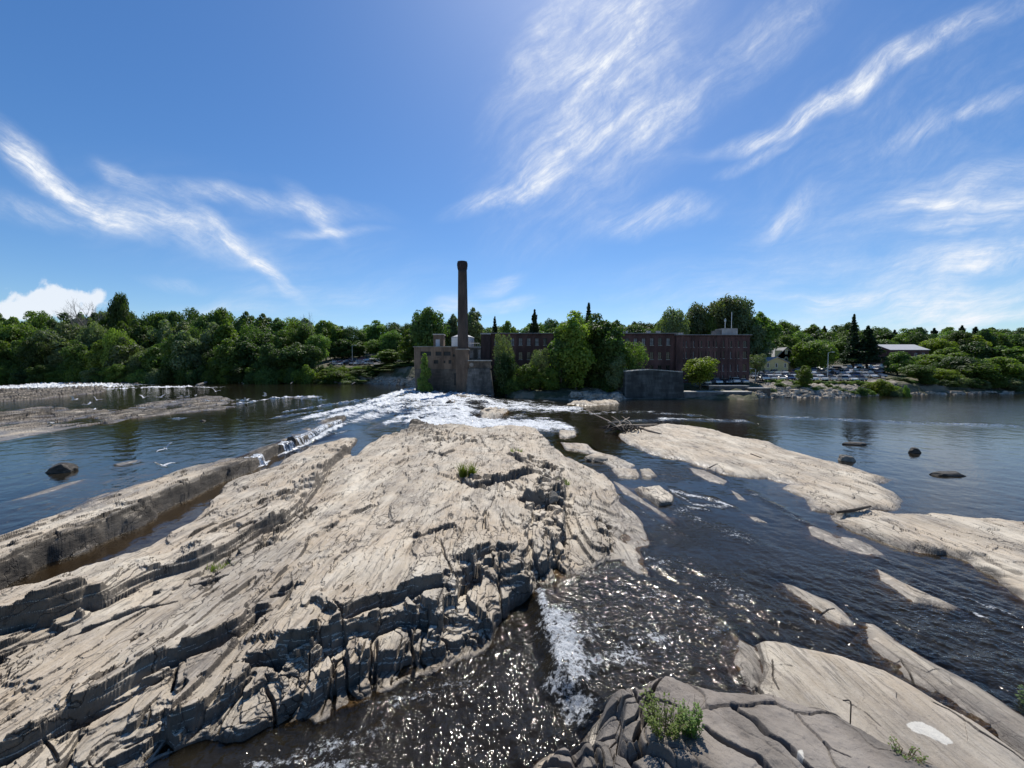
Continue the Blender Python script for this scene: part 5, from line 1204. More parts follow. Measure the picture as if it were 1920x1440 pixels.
def lowwall(label, u0, u1, vt, vb, D, dep, mat):
    r_ = empty('retaining_wall', (XU((u0+u1)/2, D), D, 0)); tag(r_, label, 'wall')
    mb = MB(); mb.box(XU(u0, D), XU(u1, D), D, D+dep, -1, ZV(vt, D)); mb.build('masonry', mat, r_)
    mb = MB(); mb.box(XU(u0, D)-.05, XU(u1, D)+.1, D-.1, D+dep+.05, ZV(vt, D)+.003, ZV(vt, D)+.16); mb.build('coping', M['stone_cap'], r_); recenter(r_)
lowwall('long low dark concrete river wall right of the stone abutment', 1282, 1411, 735.5, 750, 96.5, 4, M['dark_concrete'])
lowwall('upper dark retaining wall behind the low river wall', 1330, 1405, 724, 735, 103, 4, M['dark_concrete'])
lowwall('short stepped rocky wall below the edge of the right parking lot', 1405, 1446, 728.5, 742, 101.5, 6, M['stone_wall'])
# houses
def gable_house(name, label, D, u0, u1, vbase, veave, vpeak, depth, wall, roof, wins=(), doors=(), ridge='y', cat='house', extra=None):
    x0, x1 = XU(u0, D), XU(u1, D); zb = ZV(vbase, D); ze = ZV(veave, D); zp = ZV(vpeak, D); r_ = empty(name, ((x0+x1)/2, D, zb)); tag(r_, label, cat)
    hl = [(XU(a, D), XU(b, D), ZV(c, D), ZV(d, D)) for a, b, d, c in list(wins)+list(doors)]
    mb = MB(); wall_holes(mb, x0, x1, D, zb-1.5, ze, hl, .2); shell(mb, x0, x1, D, D+depth, zb-1.5, ze); cx = (x0+x1)/2; o_ = .4
    if ridge == 'y':
        mb.poly([(x0, D, ze), (x1, D, ze), (cx, D, zp)]); mb.poly([(x1, D+depth, ze), (x0, D+depth, ze), (cx, D+depth, zp)]); mb.build('wall', wall, r_)
        rb = MB(); k = (zp-ze)/(cx-x0)
        for s in (-1, 1):
            xe = cx+s*(cx-x0+o_); rb.hexa([(xe, D-o_, ze-k*o_+.03), (cx, D-o_, zp+.03), (cx, D+depth+o_, zp+.03), (xe, D+depth+o_, ze-k*o_+.03), (xe, D-o_, ze-k*o_+.2), (cx, D-o_, zp+.2), (cx, D+depth+o_, zp+.2), (xe, D+depth+o_, ze-k*o_+.2)])
    else:
        ym = D+depth/2
        for xx, sg in ((x0, 1), (x1, -1)): mb.poly([(xx, D, ze), (xx, D+depth, ze), (xx, ym, zp)][::sg])
        mb.build('wall', wall, r_); rb = MB(); k = (zp-ze)/(depth/2)
        for (ye, s) in ((D-o_, -1), (D+depth+o_, 1)):
            rb.hexa([(x0-o_, ye, ze-k*o_+.03), (x1+o_, ye, ze-k*o_+.03), (x1+o_, ym, zp+.03), (x0-o_, ym, zp+.03), (x0-o_, ye, ze-k*o_+.2), (x1+o_, ye, ze-k*o_+.2), (x1+o_, ym, zp+.2), (x0-o_, ym, zp+.2)])
    rb.build('roof', roof, r_)
    for h in hl[:len(wins)]:
        w = MB(); t = .1
        w.box(h[0], h[0]+t, D-.04, D+.1, h[2], h[3]); w.box(h[1]-t, h[1], D-.04, D+.1, h[2], h[3]); w.box(h[0]+t, h[1]-t, D-.04, D+.1, h[2], h[2]+t); w.box(h[0]+t, h[1]-t, D-.04, D+.1, h[3]-t, h[3])
        wo = w.build('window', M['white_paint'], r_); p_ = MB(); p_.box(h[0]+.02, h[1]-.02, D+.12, D+.15, h[2]+.02, h[3]-.02); p_.build('pane', M['glass'], wo)
    for h in hl[len(wins):]: w = MB(); w.box(h[0]+.02, h[1]-.02, D+.1, D+.16, h[2]+.02, h[3]-.02); w.build('garage_door', M['louver'], r_)
    recenter(r_); return r_
gable_house('yellow_house', 'low yellow front wing of a house with a grey garage door, beside the parked cars', 140, 1434, 1478, 705, 680, 670, 10, M['yellow_siding'], M['roof_grey'], [(1438,1442,681,689),(1453.5,1458,681,689),(1470,1474,681,689)], [(1452,1475,695,704.5)])
gable_house('yellow_house', 'taller yellow gabled house rising behind the low yellow wing', 152, 1452, 1494, 700, 672, 652, 12, M['yellow_siding'], M['roof_grey'], [(1471,1476,657,664),(1471,1476,669,677),(1484,1488,675,683)])
gable_house('brick_house', 'red brick house with a pale grey roof on the right hillside', 178, 1668, 1740, 690, 656, 645, 14, M['brick'], M['roof_white'], [(1690,1694,662,668),(1714,1718,662,668),(1728,1732,662,668)], ridge='x')
gable_house('distant_building', 'pale-roofed building half hidden by trees above the right parking lot', 225, 1522, 1572, 660, 645, 638, 16, M['concrete'], M['roof_white'], ridge='x', cat='building')
gable_house('canopy_building', 'low dark building with a grey sloping roof behind the left parking lot', 216, 698, 742, 672, 666, 657, 12, M['dark_concrete'], M['roof_grey'], [(702,708,669,674),(716,722,669,674)], ridge='y', cat='building')
gable_house('shed', 'small grey flat-sided shed beside the left parked cars', 199, 694, 716, 681, 673.5, 671.5, 5, M['louver'], M['roof_grey'], ridge='x', cat='shed')
gable_house('small_house', 'small green house with a low gable behind the parked cars', 160, 1570, 1592, 703, 697, 690, 6, simple('green_siding', (.13,.17,.11)), M['roof_grey'], [(1578,1583,697.5,701)], cat='house')
# lamp posts
def lamp(u, D, vt, label, arm=1):
    z = bank_z(u, D); r_ = empty('street_lamp', (XU(u, D), D, z)); tag(r_, label, 'street lamp'); h = ZV(vt, D)-z
    mb = MB(); mb.tube([(0, 0, -.3), (0, 0, h)], [.16, .10], 8); mb.build('pole', M['metal'], r_)
    mb = MB(); mb.tube([(0, 0, h-.1), (.8*arm, 0, h+.15), (1.5*arm, 0, h+.2)], .05, 6); mb.build('arm', M['metal'], r_)
    mb = MB(); mb.box(min(1.2*arm, 1.9*arm), max(1.2*arm, 1.9*arm), -.15, .15, h+.08, h+.27); mb.build('lamp_head', M['white_paint'], r_)
lamp(1552, 122, 661, 'pale street lamp standing among the cars of the right lot')
lamp(661, 192, 648, 'street lamp at the left end of the left parking lot')
lamp(1417, 116, 692, 'short pole beside the right corner of the mill', -1)
# ============================================================ cars
def carpaint(name, col, metal=.3):
    m, t, o = newmat(name); g = G(t); pos = g.n('ShaderNodeTexCoord').outputs['Object']
    c = g.mix(g.noise(pos, 2, 3), c4(*[k*.92 for k in col]), c4(*col))
    p = g.n('ShaderNodeBsdfPrincipled', {'Base Color': c, 'Roughness': .28, 'Metallic': metal}); p.inputs['Coat Weight'].default_value = .5
    t.links.new(p.outputs[0], o.inputs[0]); return m
PAINT = {'white': carpaint('paint_white', (.78,.78,.76), 0), 'silver': carpaint('paint_silver', (.5,.51,.52), .5), 'grey': carpaint('paint_grey', (.16,.17,.18)), 'black': carpaint('paint_black', (.015,.015,.017)), 'blue': carpaint('paint_blue', (.04,.09,.22)), 'red': carpaint('paint_red', (.30,.02,.02), .1), 'maroon': carpaint('paint_maroon', (.12,.025,.025), .1), 'tan': carpaint('paint_tan', (.35,.30,.22))}
def make_car(kind):
    # side profiles (x along the car, z)
    P_ = {'sedan': ([(-2.25,.35),(-2.28,.75),(-2.0,.92),(-1.35,.96),(1.0,.95),(1.95,.82),(2.25,.62),(2.27,.35)], [(-1.45,.95),(-.95,1.38),(.25,1.42),(1.05,.95)]),
          'suv': ([(-2.25,.4),(-2.3,.9),(-2.15,1.05),(1.05,1.05),(2.0,.98),(2.25,.75),(2.28,.4)], [(-2.15,1.04),(-1.95,1.66),(.35,1.72),(1.1,1.04)]),
          'pickup': ([(-2.7,.45),(-2.72,1.05),(-.75,1.05),(1.35,1.08),(2.5,1.02),(2.7,.8),(2.72,.45)], [(-.8,1.04),(-.65,1.72),(.55,1.74),(1.35,1.05)])}[kind]
    root = empty('parked_car', (0, 0, 0)); W2 = .88 if kind == 'sedan' else .94
    def extr(mb, prof, wb, wt):
        zs_ = [p[1] for p in prof]; z0, z1 = min(zs_), max(zs_); n = len(prof)
        f = [(p[0], -(wb+(wt-wb)*(p[1]-z0)/(z1-z0)), p[1]) for p in prof]; b = [(p[0], -p[1], p[2]) for p in f]
        mb.poly(f); mb.poly(b[::-1])
        for i in range(n): j = (i+1) % n; mb.poly([f[i], b[i], b[j], f[j]])
    mb = MB(); extr(mb, P_[0], W2, W2-.08); mb.build('body', PAINT['white'], root)
    mb = MB(); extr(mb, P_[1], W2-.08, W2-.24); mb.build('windows', M['glass'], root)
    t_ = P_[1]; mb = MB(); mb.box(t_[1][0]+.05, t_[2][0]-.03, -W2+.235, W2-.235, max(t_[1][1], t_[2][1])-.04, max(t_[1][1], t_[2][1])+.03)
    for xx in (t_[1][0]+.1, (t_[1][0]+t_[2][0])/2, t_[2][0]-.05):
        for s in (-1, 1): mb.hexa([(xx-.04, s*(W2-.07)-.02, t_[0][1]), (xx+.04, s*(W2-.07)-.02, t_[0][1]), (xx+.04, s*(W2-.07)+.02, t_[0][1]), (xx-.04, s*(W2-.07)+.02, t_[0][1]), (xx-.04, s*(W2-.23)-.02, t_[1][1]), (xx+.04, s*(W2-.23)-.02, t_[1][1]), (xx+.04, s*(W2-.23)+.02, t_[1][1]), (xx-.04, s*(W2-.23)+.02, t_[1][1])])
    mb.build('roof', PAINT['white'], root)
    for sx in (-1.4, 1.4):
        for s in (-1, 1):
            x_ = sx*(1.2 if kind == 'pickup' else 1); w = MB(); w.tube([(x_, s*(W2-.22), .34), (x_, s*(W2+.02), .34)], .34, 14); wo = w.build('wheel', M['dark_metal'], root)
            h = MB(); h.tube([(x_, s*(W2+.02), .34), (x_, s*(W2+.035), .34)], .2, 10); h.build('rim', M['metal'], wo)
    for s in (-1, 1):
        h = MB(); h.box(P_[0][-2][0]-.03, P_[0][-2][0]+.03, s*.62-.16, s*.62+.16, P_[0][-2][1]-.02, P_[0][-2][1]+.13); h.build('headlight', M['white_paint'], root)
        h = MB(); h.box(P_[0][1][0]-.02, P_[0][1][0]+.06, s*.66-.13, s*.66+.13, P_[0][1][1]-.12, P_[0][1][1]+.02); h.build('tail_light', PAINT['red'], root)
    return root
CARS = {k: make_car(k) for k in ('sedan', 'suv', 'pickup')}; cused = set()
def car(kind, color, u, D, ang, label, group):
    o = CARS[kind] if kind not in cused else copy_tree(CARS[kind]); cused.add(kind)
    o.location = (XU(u, D), D, bank_z(u, D)+.13); o.rotation_euler = (R(-2.5)*math.cos(ang), R(2.5)*math.sin(ang), ang)
    for ch in o.children:
        if ch.name.split('.')[0] in ('body', 'roof'): ch.material_slots[0].link = 'OBJECT'; ch.material_slots[0].material = PAINT[color]
    o['label'] = label; o['category'] = 'car'; o['group'] = group; o.name = 'parked_'+kind if kind != 'sedan' else 'parked_car'
rc = random.Random(9); ORD = ['first', 'second', 'third', 'fourth', 'fifth', 'sixth', 'seventh', 'eighth', 'ninth', 'tenth', 'eleventh', 'twelfth', 'thirteenth', 'fourteenth', 'fifteenth', 'sixteenth']
def carrow(us_, D, cols, kinds, rowname, group, ang0=R(90)):
    for i, u in enumerate(us_):
        c = cols[i % len(cols)]; k = kinds[i % len(kinds)]
        car(k, c, u, D+rc.uniform(-.4, .4), ang0+rc.uniform(-.06, .06)+(math.pi if rc.random() < .4 else 0), '%s %s, %s from left in the %s' % (c, {'sedan':'sedan','suv':'suv','pickup':'pickup truck'}[k], ORD[i], rowname), group)
GR = 'cars parked in the right lot'
carrow([1434, 1449, 1466, 1482, 1497, 1524, 1542, 1560, 1580, 1598, 1614], 115.5, ['white','silver','white','blue','white','white','white','silver','silver','white','grey'], ['suv','sedan','sedan','suv','sedan'], 'front row of the right lot', GR, R(70))
carrow([1412, 1426, 1441, 1456, 1471, 1486, 1534, 1550, 1583, 1601, 1618, 1634, 1650], 124, ['silver','black','white','white','grey','white','white','black','white','blue','silver','white','grey'], ['sedan','suv','sedan','sedan'], 'second row of the right lot', GR, R(75))
carrow([1420, 1437, 1452, 1468, 1484, 1520, 1540, 1566, 1586, 1604, 1622, 1640], 134, ['white','black','silver','white','maroon','white','grey','black','white','silver'], ['suv','sedan','pickup','sedan'], 'third row of the right lot', GR, R(80))
carrow([1500, 1522, 1545, 1572, 1594, 1612, 1630, 1648, 1664], 148, ['white','silver','white','black','white','white','blue','white','silver'], ['sedan','suv'], 'fourth row of the right lot', GR, R(30))
carrow([1512, 1530, 1560, 1578, 1598, 1618, 1636, 1656], 141, ['white','silver','white','grey','white','black'], ['sedan','suv','sedan'], 'mid row of the right lot', GR, R(35))
carrow([1540, 1560, 1590, 1608, 1626, 1644], 155, ['silver','white','white','blue'], ['suv','sedan'], 'rearmost full row of the right lot', GR, R(25))
carrow([1590, 1610, 1630, 1648], 162, ['white','silver','white','white'], ['sedan','suv'], 'back row of the right lot', GR, R(20))
carrow([1668, 1704, 1722], 142, ['red','white','silver'], ['pickup','sedan','sedan'], 'short row beside the brick house trees', GR, R(10))
carrow([1322, 1343, 1360, 1375, 1391], 110.5, ['white','silver','grey','white','silver'], ['sedan','suv'], 'shaded row below the mill', 'cars parked at the foot of the mill', R(90))
GL = 'cars parked in the left lot'
carrow([622, 633, 643, 653, 663, 672, 682, 692, 722, 748, 758, 766], 183, ['black','silver','white','black','silver','white','grey','white','blue','white','silver'], ['sedan','suv'], 'front row of the left lot', GL, R(70))
carrow([628, 640, 652, 664, 676, 688, 700, 738, 750, 762], 193, ['white','maroon','silver','black','white','silver','black','white','grey'], ['suv','sedan'], 'middle row of the left lot', GL, R(60))
carrow([657, 667, 678, 690, 740, 752], 204, ['maroon','black','red','silver','black','white'], ['suv','sedan'], 'back row of the left lot', GL, R(10))
# ============================================================ loose rocks in the river
def boulder(name, label, u, v, z0, wpx, hpx, depth, seed, dark=True, flat=False, cat='rock'):
    x, y = P(u, v, z0); px = y/F; w, h = wpx*px, hpx*px; rg = np.random.default_rng(seed)
    n, m = 34, 20; V_ = []
    for i in range(m+1):
        ph = math.pi*i/m
        for j in range(n):
            th = 2*math.pi*j/n; V_.append((math.sin(ph)*math.cos(th), math.sin(ph)*math.sin(th), math.cos(ph)))
    V_ = np.array(V_)
    pl = rg.normal(size=(22, 3)); pl[:, 2] *= .8; pl /= np.linalg.norm(pl, axis=1)[:, None]; lim = rg.uniform(.55, .86, 22)
    if flat: pl = np.vstack([pl, [[.05, -.05, 1]]]); lim = np.append(lim, .5)
    for p, l in zip(pl, lim):
        d = V_@p; ex = np.maximum(d-l, 0); V_ = V_-ex[:, None]*p
    V_ += .05*np.stack([fbm(V_[:, 1]*2+k, V_[:, 2]*2+V_[:, 0], 4, seed+k) for k in range(3)], 1)
    V_ = V_*np.array([w*.62, depth*.62, h*1.25]); Fq = []
    for i in range(m):
        for j in range(n): Fq.append((i*n+j, (i+1)*n+j, (i+1)*n+(j+1) % n, i*n+(j+1) % n))
    zz = V_[:, 2]; o = mesh_np(name, V_, Fq, M['boulder'] if dark else M['boulder_tan']); o.location = (x, y+depth*.3, z0-.05)
    tag(o, label, cat); return o
def bmat(name, a, b, cc):
    m, t, o = newmat(name); g = G(t); pos = g.n('ShaderNodeNewGeometry').outputs['Position']
    z = g.n('ShaderNodeSeparateXYZ', {0: pos}).outputs[2]
    c = g.mix(g.ramp(g.noise(g.mapv(pos, (1, 1, 4)), 2.2, 7, .7), .35, .65), c4(*a), c4(*b))
    c = g.mix(g.ramp(g.noise(pos, 7, 5, .7), .5, .7), c, c4(*cc))
    p = g.n('ShaderNodeBsdfPrincipled', {'Base Color': c, 'Roughness': .8, 'Normal': g.bump(g.noise(g.mapv(pos, (1, 1, 4)), 3, 8, .7), .9, .12)})
    t.links.new(p.outputs[0], o.inputs[0]); return m
M['boulder'] = bmat('boulder', (.02, .018, .015), (.075, .066, .055), (.12, .105, .085))
M['boulder_tan'] = bmat('boulder_tan', (.13, .115, .09), (.30, .265, .215), (.16, .14, .11))
boulder('boulder', 'dark squat boulder in the upper river at the left edge', 103, 887, UP, 52, 22, 1.3, 3)
boulder('boulder', 'long flat dark slab in the pond, farthest of the four loose rocks', 1604, 834, 0, 40, 7, 1.0, 5, flat=True)
boulder('boulder', 'small brownish rounded rock beside the tip of the big right slab', 1594, 865, 0, 32, 11, 1.1, 6, dark=False)
boulder('boulder', 'small lumpy rock standing alone in the pond, upper right', 1718, 850, 0, 20, 9, .8, 7)
boulder('boulder', 'wide dark flat-topped rock in the pond at the right', 1787, 893, 0, 70, 11, 1.2, 8, dark=True, flat=True)
boulder('boulder', 'dark brown slab propped at the head of the stepping slabs', 1121, 862, .15, 36, 7, 1.2, 9, dark=False, flat=True)
boulder('boulder', 'dark block parting the two nearer spills on the ledge', 543, 833, UP-.35, 16, 17, 1.2, 10)
boulder('boulder', 'dark low block lying on the middle rocks by the gulls', 285, 772, UP, 44, 9, 2.0, 12, flat=True)
boulder('boulder', 'small dark rock breaking the surface of the upper river', 378, 790, UP, 9, 3, .7, 13)
boulder('boulder', 'chocked dark stone in the hollow of the central spine', 1035, 935, .8, 26, 14, .9, 14, dark=False)
boulder('boulder', 'wedge of dark layered rock in the middle of the rapids', 846, 762, .25, 30, 9, 3, 15)
boulder('boulder', 'slanting dark rock in the rapids right of the wedge rock', 925, 776, 0, 42, 9, 3, 16)
# ============================================================ driftwood
def sticks(name, label, lst, mat, cat='driftwood', main=None):
    root = empty(name, lst[0][0][0]); tag(root, label, cat); o_ = Vector(lst[0][0][0])
    for nm, group in main:
        mb = MB()
        for i in group:
            pts, r = lst[i]; mb.tube([Vector(p)-o_ for p in pts], r, 7)
        mb.build(nm, mat if nm != 'debris' else M['debris'], root, smooth=True)
    return root
def pw(u, v, z, dz=0): a = P(u, v, z); return (a[0], a[1], z+dz)
rs = random.Random(21)
x0, y0 = P(1165, 812, .2)
pile = [([pw(1135,812,.1,.15), pw(1165,806,.1,.45), pw(1205,803,.1,.35), pw(1232,800,.1,.3)], [.16,.24,.2,.1]),
 ([pw(1140,800,.1,.5), pw(1170,803,.1,.8), pw(1200,806,.1,.3)], [.12,.14,.05]), ([pw(1150,808,.1,.2), pw(1172,800,.1,.9), pw(1180,796,.1,1.0)], [.15,.1,.04]),
 ([pw(1160,806,.1,.3), pw(1140,797,.1,.6), pw(1113,789,.1,1.0), pw(1100,784,.1,1.3)], [.12,.1,.06,.03]), ([pw(1165,806,.1,.4), pw(1160,802,.1,.9), pw(1146,798,.1,1.3)], [.09,.06,.02]),
 ([pw(1188,806,.1,.3), pw(1180,802,.1,.8), pw(1166,797,.1,1.2)], [.09,.06,.02]), ([pw(1200,806,.1,.3), pw(1215,812,.1,.3), pw(1240,818,.1,.25)], [.16,.13,.08])]
for k in range(46):
    a = rs.uniform(0, 6.28); cx, cy = x0+rs.uniform(-1.3, 2.2), y0+1.2+rs.uniform(-.9, .9); l = rs.uniform(.5, 1.3)
    pile.append(([(cx-l*math.cos(a), cy-l*math.sin(a), .25+rs.uniform(0, .5)), (cx, cy, .55+rs.uniform(0, .45)), (cx+l*math.cos(a), cy+l*math.sin(a), .25+rs.uniform(0, .5))], [.05, .08, .03]))
sticks('driftwood_pile', 'tangled driftwood pile stranded at the head of the big right slab', pile, M['driftwood'], main=[('log', [0]), ('log', [6]), ('branch', [1]), ('branch', [2]), ('branch', [3]), ('branch', [4]), ('branch', [5]), ('debris', list(range(7, len(pile))))])
def log(label, pts, r, mat='driftwood'):
    mb = MB(); o0 = Vector(pts[0]); mb.tube([Vector(p)-o0 for p in pts], r, 8); o = mb.build('driftwood_log', M[mat], smooth=True); o.location = o0; tag(o, label, 'log')
log('bleached fallen trunk lying across the far left shore below the forest', [pw(370,724,UP,.3), pw(400,716,UP,.9), pw(440,711,UP,2.2)], [.5,.4,.2], 'dead_bark')
log('dark log wedged in the gap between the two right slabs', [pw(1570,964,.3,.1), pw(1600,962,.3,.15), pw(1632,956,.3,.2)], [.06,.09,.05], 'debris')
log('thin stick lying on the big right slab', [pw(1408,852,.45,.05), pw(1428,860,.45,.06)], [.05,.03], 'debris')
log('short crooked stick low on the big right slab', [pw(1330,878,.3,.05), pw(1343,872,.3,.08)], [.05,.03], 'debris')
log('pale branches stranded on the bank left of the parking lot bushes', [pw(545,722,UP,.5), pw(560,712,UP,1.8), pw(566,700,UP,3.0)], [.2,.14,.05], 'dead_bark')
log('bleached driftwood limb at the water edge under the left lot', [pw(660,722,UP,.4), pw(690,712,UP,2.2), pw(700,705,UP,3.4)], [.25,.16,.06], 'dead_bark')
log('fallen grey branch leaning on the bank beside the powerhouse', [pw(770,720,UP,1.2), pw(786,722,UP,.8), pw(806,728,UP,.5)], [.25,.2,.1], 'dead_bark')
# ============================================================ bent iron rod on the near slab
zr = 1.0; a = P(1595, 1340, zr); mb = MB(); rp = [(0, 0, -.35), (0, 0, .18), (-.01, 0, .27), (-.05, 0, .305), (-.18, -.02, .315)]
mb.tube(rp, .012, 8); o = mb.build('iron_rod', M['dark_metal'], smooth=True); o.location = (a[0], a[1], zr); tag(o, 'dark iron rod bent over at the top, standing in the near right slab', 'rod')
# ============================================================ plants on the rocks
def hgt(x, y):
    k = np.argmin((GX-x)**2+(GY-y)**2); return float(H_.ravel()[k])
def tuft(name, label, u, v, z, n, hh, spread, mat, seed, lean=.25, w=.012):
    rg = random.Random(seed); x, y = P(u, v, z); z0 = hgt(x, y); mb = MB(); seeds = MB()
    for _ in range(n):
        a = rg.uniform(0, 6.28); r = spread*math.sqrt(rg.random()); bx_, by_ = r*math.cos(a)*1.4, r*math.sin(a)*.6; h = hh*rg.uniform(.45, 1.1)
        dx_, dy_ = rg.gauss(0, lean)*h, rg.gauss(0, lean)*h; ww = w*rg.uniform(.7, 1.4); c, s = math.cos(a), math.sin(a); pts = []
        for k in range(5):
            t = k/4; pts.append((bx_+dx_*t*t, by_+dy_*t*t, h*t*(1-.12*t), ww*(1-t*.85)))
        for k in range(4):
            p, q = pts[k], pts[k+1]; mb.poly([(p[0]-c*p[3], p[1]-s*p[3], p[2]), (p[0]+c*p[3], p[1]+s*p[3], p[2]), (q[0]+c*q[3], q[1]+s*q[3], q[2]), (q[0]-c*q[3], q[1]-s*q[3], q[2])])
    o = mb.build(name, M[mat]); o.location = (x, y, z0-.04); tag(o, label, 'grass'); return o
M['grass'] = leafmat('grass', (.07, .12, .02), (.20, .26, .06), .4)
M['dry_stem'] = simple('dry_stem', (.22, .17, .09), .9)
tuft('grass_tuft', 'upright green grass tuft in a crack left of the central blocks', 877, 886, 1.0, 260, 1.1, .38, 'grass', 1, w=.022)
tuft('grass_tuft', 'small grass sprig at the right end of the central blocks', 1056, 893, .9, 60, .5, .3, 'grass', 2, w=.02)
tuft('grass_tuft', 'tiny grass tuft near the far top of the main rock', 968, 842, 1.0, 50, .5, .4, 'grass', 3, w=.025)
tuft('grass_tuft', 'sparse dry grass along the shaded ledge on the left slab', 412, 1052, .6, 130, .35, .35, 'grass', 4, w=.01)
for i, (u, v, n, hh, lab) in enumerate([(1495,1296,46,.30,'leftmost of the willowy grass tufts along the near slab edge'),(1520,1303,60,.30,'second willowy grass tuft along the near slab edge'),(1545,1313,70,.34,'tallest willowy grass tuft in the middle of the near slab edge'),(1577,1330,44,.24,'short grass tuft just left of the bent iron rod')]):
    tuft('grass_tuft', lab, u, v, 1.0, n, hh, .16, 'grass', 10+i, lean=.3, w=.008)
def weed(label, u, v, z, n, hh, spread, mat, seed, leaf=.05, name='leafy_shrub', dead=0):
    """stems with paired leaves"""
    rg = random.Random(seed); x, y = P(u, v, z); z0 = hgt(x, y); root = empty(name, (x, y, z0)); tag(root, label, 'shrub'); sm, lm = MB(), MB()
    for i in range(n):
        a = rg.uniform(0, 6.28); r = spread*math.sqrt(rg.random())*.5; b = Vector((r*math.cos(a), r*math.sin(a), -.05)); h = hh*rg.uniform(.4, 1.05)
        t = Vector((b.x+math.cos(a)*spread*rg.uniform(.2, .9), b.y+math.sin(a)*spread*rg.uniform(.2, .9), h)); mid = (b+t)/2+Vector((rg.gauss(0, .04), rg.gauss(0, .04), .06))
        sm.tube([b, mid, t], [.008, .006, .003], 5, cap=False)
        m = int(h/leaf*2.2)
        for k in range(m):
            f = .15+.85*k/m; p = b*(1-f)**2+mid*2*f*(1-f)+t*f*f; aa = rg.uniform(0, 6.28); L_ = leaf*rg.uniform(.7, 1.4)
            d = Vector((math.cos(aa), math.sin(aa), rg.uniform(-.3, .5))).normalized(); s = d.cross(Vector((0, 0, 1))).normalized()*L_*.34; n_ = d.cross(s).normalized()
            lm.poly([p, p+d*L_*.45+s+n_*L_*.08, p+d*L_, p+d*L_*.45-s+n_*L_*.08])
    for i in range(dead):
        a = rg.uniform(0, 6.28); b = Vector((rg.gauss(0, spread*.4), rg.gauss(0, spread*.4), -.05)); sm.tube([b, b+Vector((rg.gauss(0, .05), rg.gauss(0, .05), hh*.7)), b+Vector((rg.gauss(0, .12), rg.gauss(0, .12), hh*rg.uniform(1.1, 1.5)))], [.005, .004, .002], 4, cap=False)
    sm.build('stems', M['dry_stem'], root); lm.build('leaves', M[mat], root); return root
M['leaf_near'] = leafmat('leaf_near', (.05, .10, .015), (.16, .24, .045), .4)
weed('leafy green shrub growing from a crack at the bottom, left of the near rock', 1243, 1432, .8, 46, .52, .38, 'leaf_near', 31, .05, dead=8)
weed('dark leafy shrub climbing the edge of the near grey rock', 1292, 1392, 1.2, 40, .52, .2, 'leaf_near', 32, .05, dead=4)
weed('low green weeds at the very bottom of the near rock, centre right', 1698, 1446, 1.3, 20, .14, .22, 'leaf_near', 33, .04)
weed('low green weeds at the very bottom of the near slab, far right', 1845, 1446, 1.0, 24, .14, .32, 'leaf_near', 34, .04)
weed('single leafy twig poking in at the right edge', 1928, 1262, .8, 6, .9, .12, 'leaf_near', 35, .07, name='leafy_twig')
# ============================================================ gulls
def make_gull(flying, pose=0):
    me_v = [(0, -.26, 0, .015), (0, -.16, .01, .035), (0, -.04, .01, .06), (0, .08, .02, .062), (0, .17, .05, .04), (0, .23, .08, .035), (0, .27, .085, .022), (0, .325, .075, .006)]
    edges = [(i, i+1) for i in range(7)]; rad = [(v[3], v[3]*.9) for v in me_v]; vs_ = [v[:3] for v in me_v]
    if flying:
        up = [.18, .34][pose % 2]
        for s in (-1, 1):
            b = len(vs_); vs_ += [(s*.09, .07, .04), (s*.26, .12, .04+up*.5), (s*.42, .05, .06+up*.8), (s*.60, -.08, .05+up*.9)]; rad += [(.05, .022), (.05, .016), (.04, .012), (.012, .005)]
            edges += [(3, b), (b, b+1), (b+1, b+2), (b+2, b+3)]
    me = bpy.data.meshes.new('gull'); me.from_pydata(vs_, edges, []); o = bpy.data.objects.new('gull', me); COL.objects.link(o)
    md = o.modifiers.new('s', 'SKIN'); sd = me.skin_vertices[0].data
    for i, r in enumerate(rad): sd[i].radius = r
    sd[3].use_root = True; o.modifiers.new('u', 'SUBSURF').levels = 2; o.modifiers['u'].render_levels = 2
    dg = bpy.context.evaluated_depsgraph_get(); m2 = bpy.data.meshes.new_from_object(o.evaluated_get(dg)); o.modifiers.clear(); o.data = m2
    if flying:   # flatten the wings into broad blades
        for v in m2.vertices:
            if abs(v.co.x) > .07:
                f = min(1, (abs(v.co.x)-.07)/.08); yc = float(np.interp(abs(v.co.x), [.09, .26, .42, .62], [.07, .12, .05, -.08])); v.co.y = yc+(v.co.y-yc)*(1+1.7*f)
    m2.materials.append(M['feather']); m2.materials.append(M['grey_feather'])
    for p in m2.polygons:
        p.use_smooth = True
        if p.center.z > .05 and p.normal.z > .3 and (p.center.y < .15): p.material_index = 1
    root = o
    b = MB(); b.tube([(0, .31, .078), (0, .35, .072)], [.011, .004], 6); b.build('beak', M['beak'], root)
    if not flying:
        b = MB(); lg = MB()
        for s in (-1, 1): l = MB(); l.tube([(s*.03, .0, -.04), (s*.03, .01, -.12)], .006, 5); l.tube([(s*.03, .0, -.12), (s*.03, .05, -.125)], [.008, .012], 5); l.build('leg', M['beak'], root)
        w = MB()
        for s in (-1, 1): w = MB(); w.tube([(s*.05, .10, .035), (s*.062, -.05, .03), (s*.035, -.27, .012)], [.028, .035, .008], 7); w.build('wing', M['grey_feather'], root, smooth=True)
    else:
        for s in (-1, 1):
            zz = .05+[.18, .34][pose % 2]*.9; w = MB(); w.tube([(s*.56, -.08, zz-.01), (s*.70, -.19, zz+.02)], [.024, .005], 6); w.build('wing_tip', M['dark_metal'], root, smooth=True)
    return root
M['feather'] = simple('feather', (.82, .82, .80), .7, var=.03); M['grey_feather'] = simple('grey_feather', (.55, .56, .58), .7, var=.05); M['beak'] = simple('beak', (.45, .30, .05), .5)
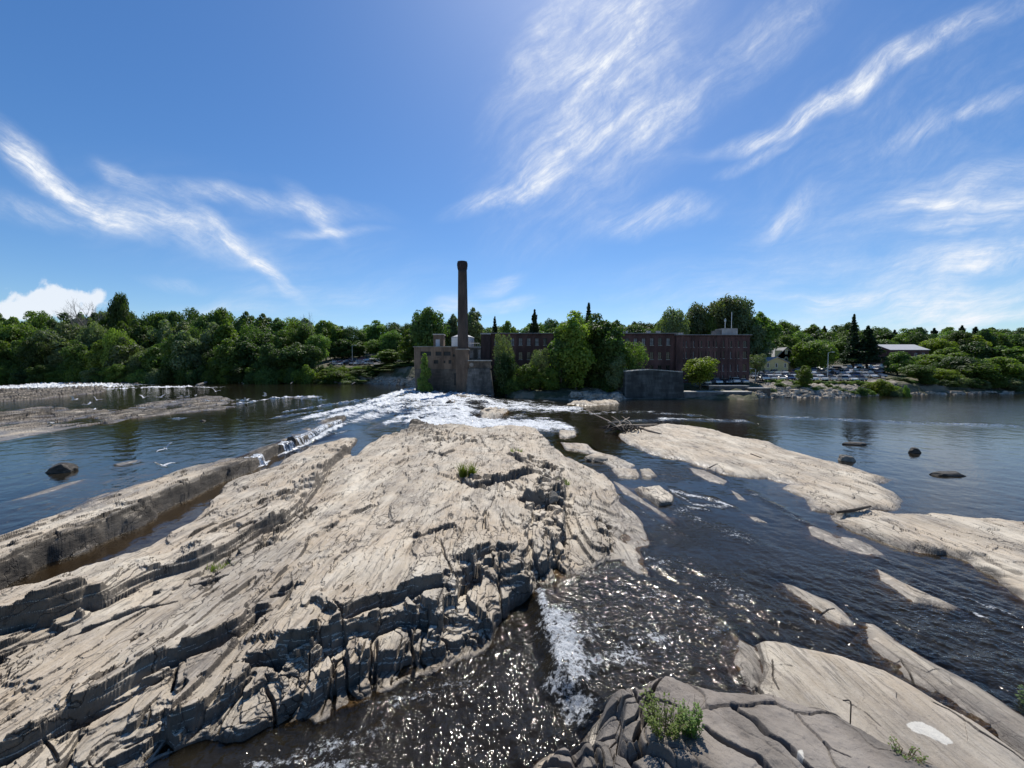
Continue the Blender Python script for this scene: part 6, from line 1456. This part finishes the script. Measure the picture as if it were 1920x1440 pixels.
GP = {'s': make_gull(False), 'f0': make_gull(True, 0), 'f1': make_gull(True, 1)}; gused = set()
def gull(k, u, v, z, rz, sc, label, roll=0, ch=0):
    o = GP[k] if k not in gused else copy_tree(GP[k]); gused.add(k)
    x, y = P(u, v, z); zz = z if k != 's' else max(hgt(x, y), UP-.1)+.13*sc
    o.location = (x, y, zz); o.rotation_euler = (0, R(roll), R(rz)); o.scale = (sc,)*3; o.name = 'gull'; tag(o, label, 'gull', 'gulls around the upper river')
gull('f0', 306, 874, 1.6, 75, 1.1, 'white gull flying low with raised wings just above the left ridge', roll=15)
gull('f0', 311, 842, 1.5, 60, 1.0, 'white gull landing just beyond the low-flying gull', roll=-30)
gull('f1', 137, 750, 1.8, -80, 1.5, 'gull with one wing up, left above the far left rocks', roll=-25)
gull('f0', 163, 759, 1.6, -80, 1.4, 'gull gliding level over the left rocks', roll=10)
gull('f1', 181, 750, 1.7, 40, 1.2, 'small gull flying just right of the wing-up gull', roll=30)
gull('f1', 404, 734, 2.0, 30, 1.6, 'lone gull rising above the rocks left of centre', roll=20)
gull('f0', 496, 742, 1.8, -60, 1.6, 'gull skimming the water near the first ripples of the rapids', roll=-35)
gull('f1', 269, 746, 1.6, 10, 1.4, 'gull hovering over the middle rocks, left of the clustered birds', roll=10)
gull('f0', 302, 745, 1.6, 70, 1.5, 'gull flapping at the left side of the cluster over the middle rocks', roll=-15)
gull('f1', 463, 751, 1.5, 90, 1.4, 'gull touching down at the right tip of the middle rocks', roll=15)
for i, (u, v, lab) in enumerate([(178,768,'gull standing on the left part of the middle rocks'),(266,766,'gull standing on the pale rock edge above the dark block'),(327,753,'gull standing left of the group on the right end of the rocks'),(340,741,'gull perched at the back edge of the right end of the rocks'),(351,744,'gull standing beside the back-edge gull'),(367,740,'gull standing alone on the upper right of the rocks'),(389,755,'gull standing low on the right part of the rocks'),(418,750,'rightmost standing gull on the middle rocks'),(98,796,'gull resting on the front of the far left rocks')]):
    gull('s', u, v, UP+.3, 40+i*67, 1.7, lab)
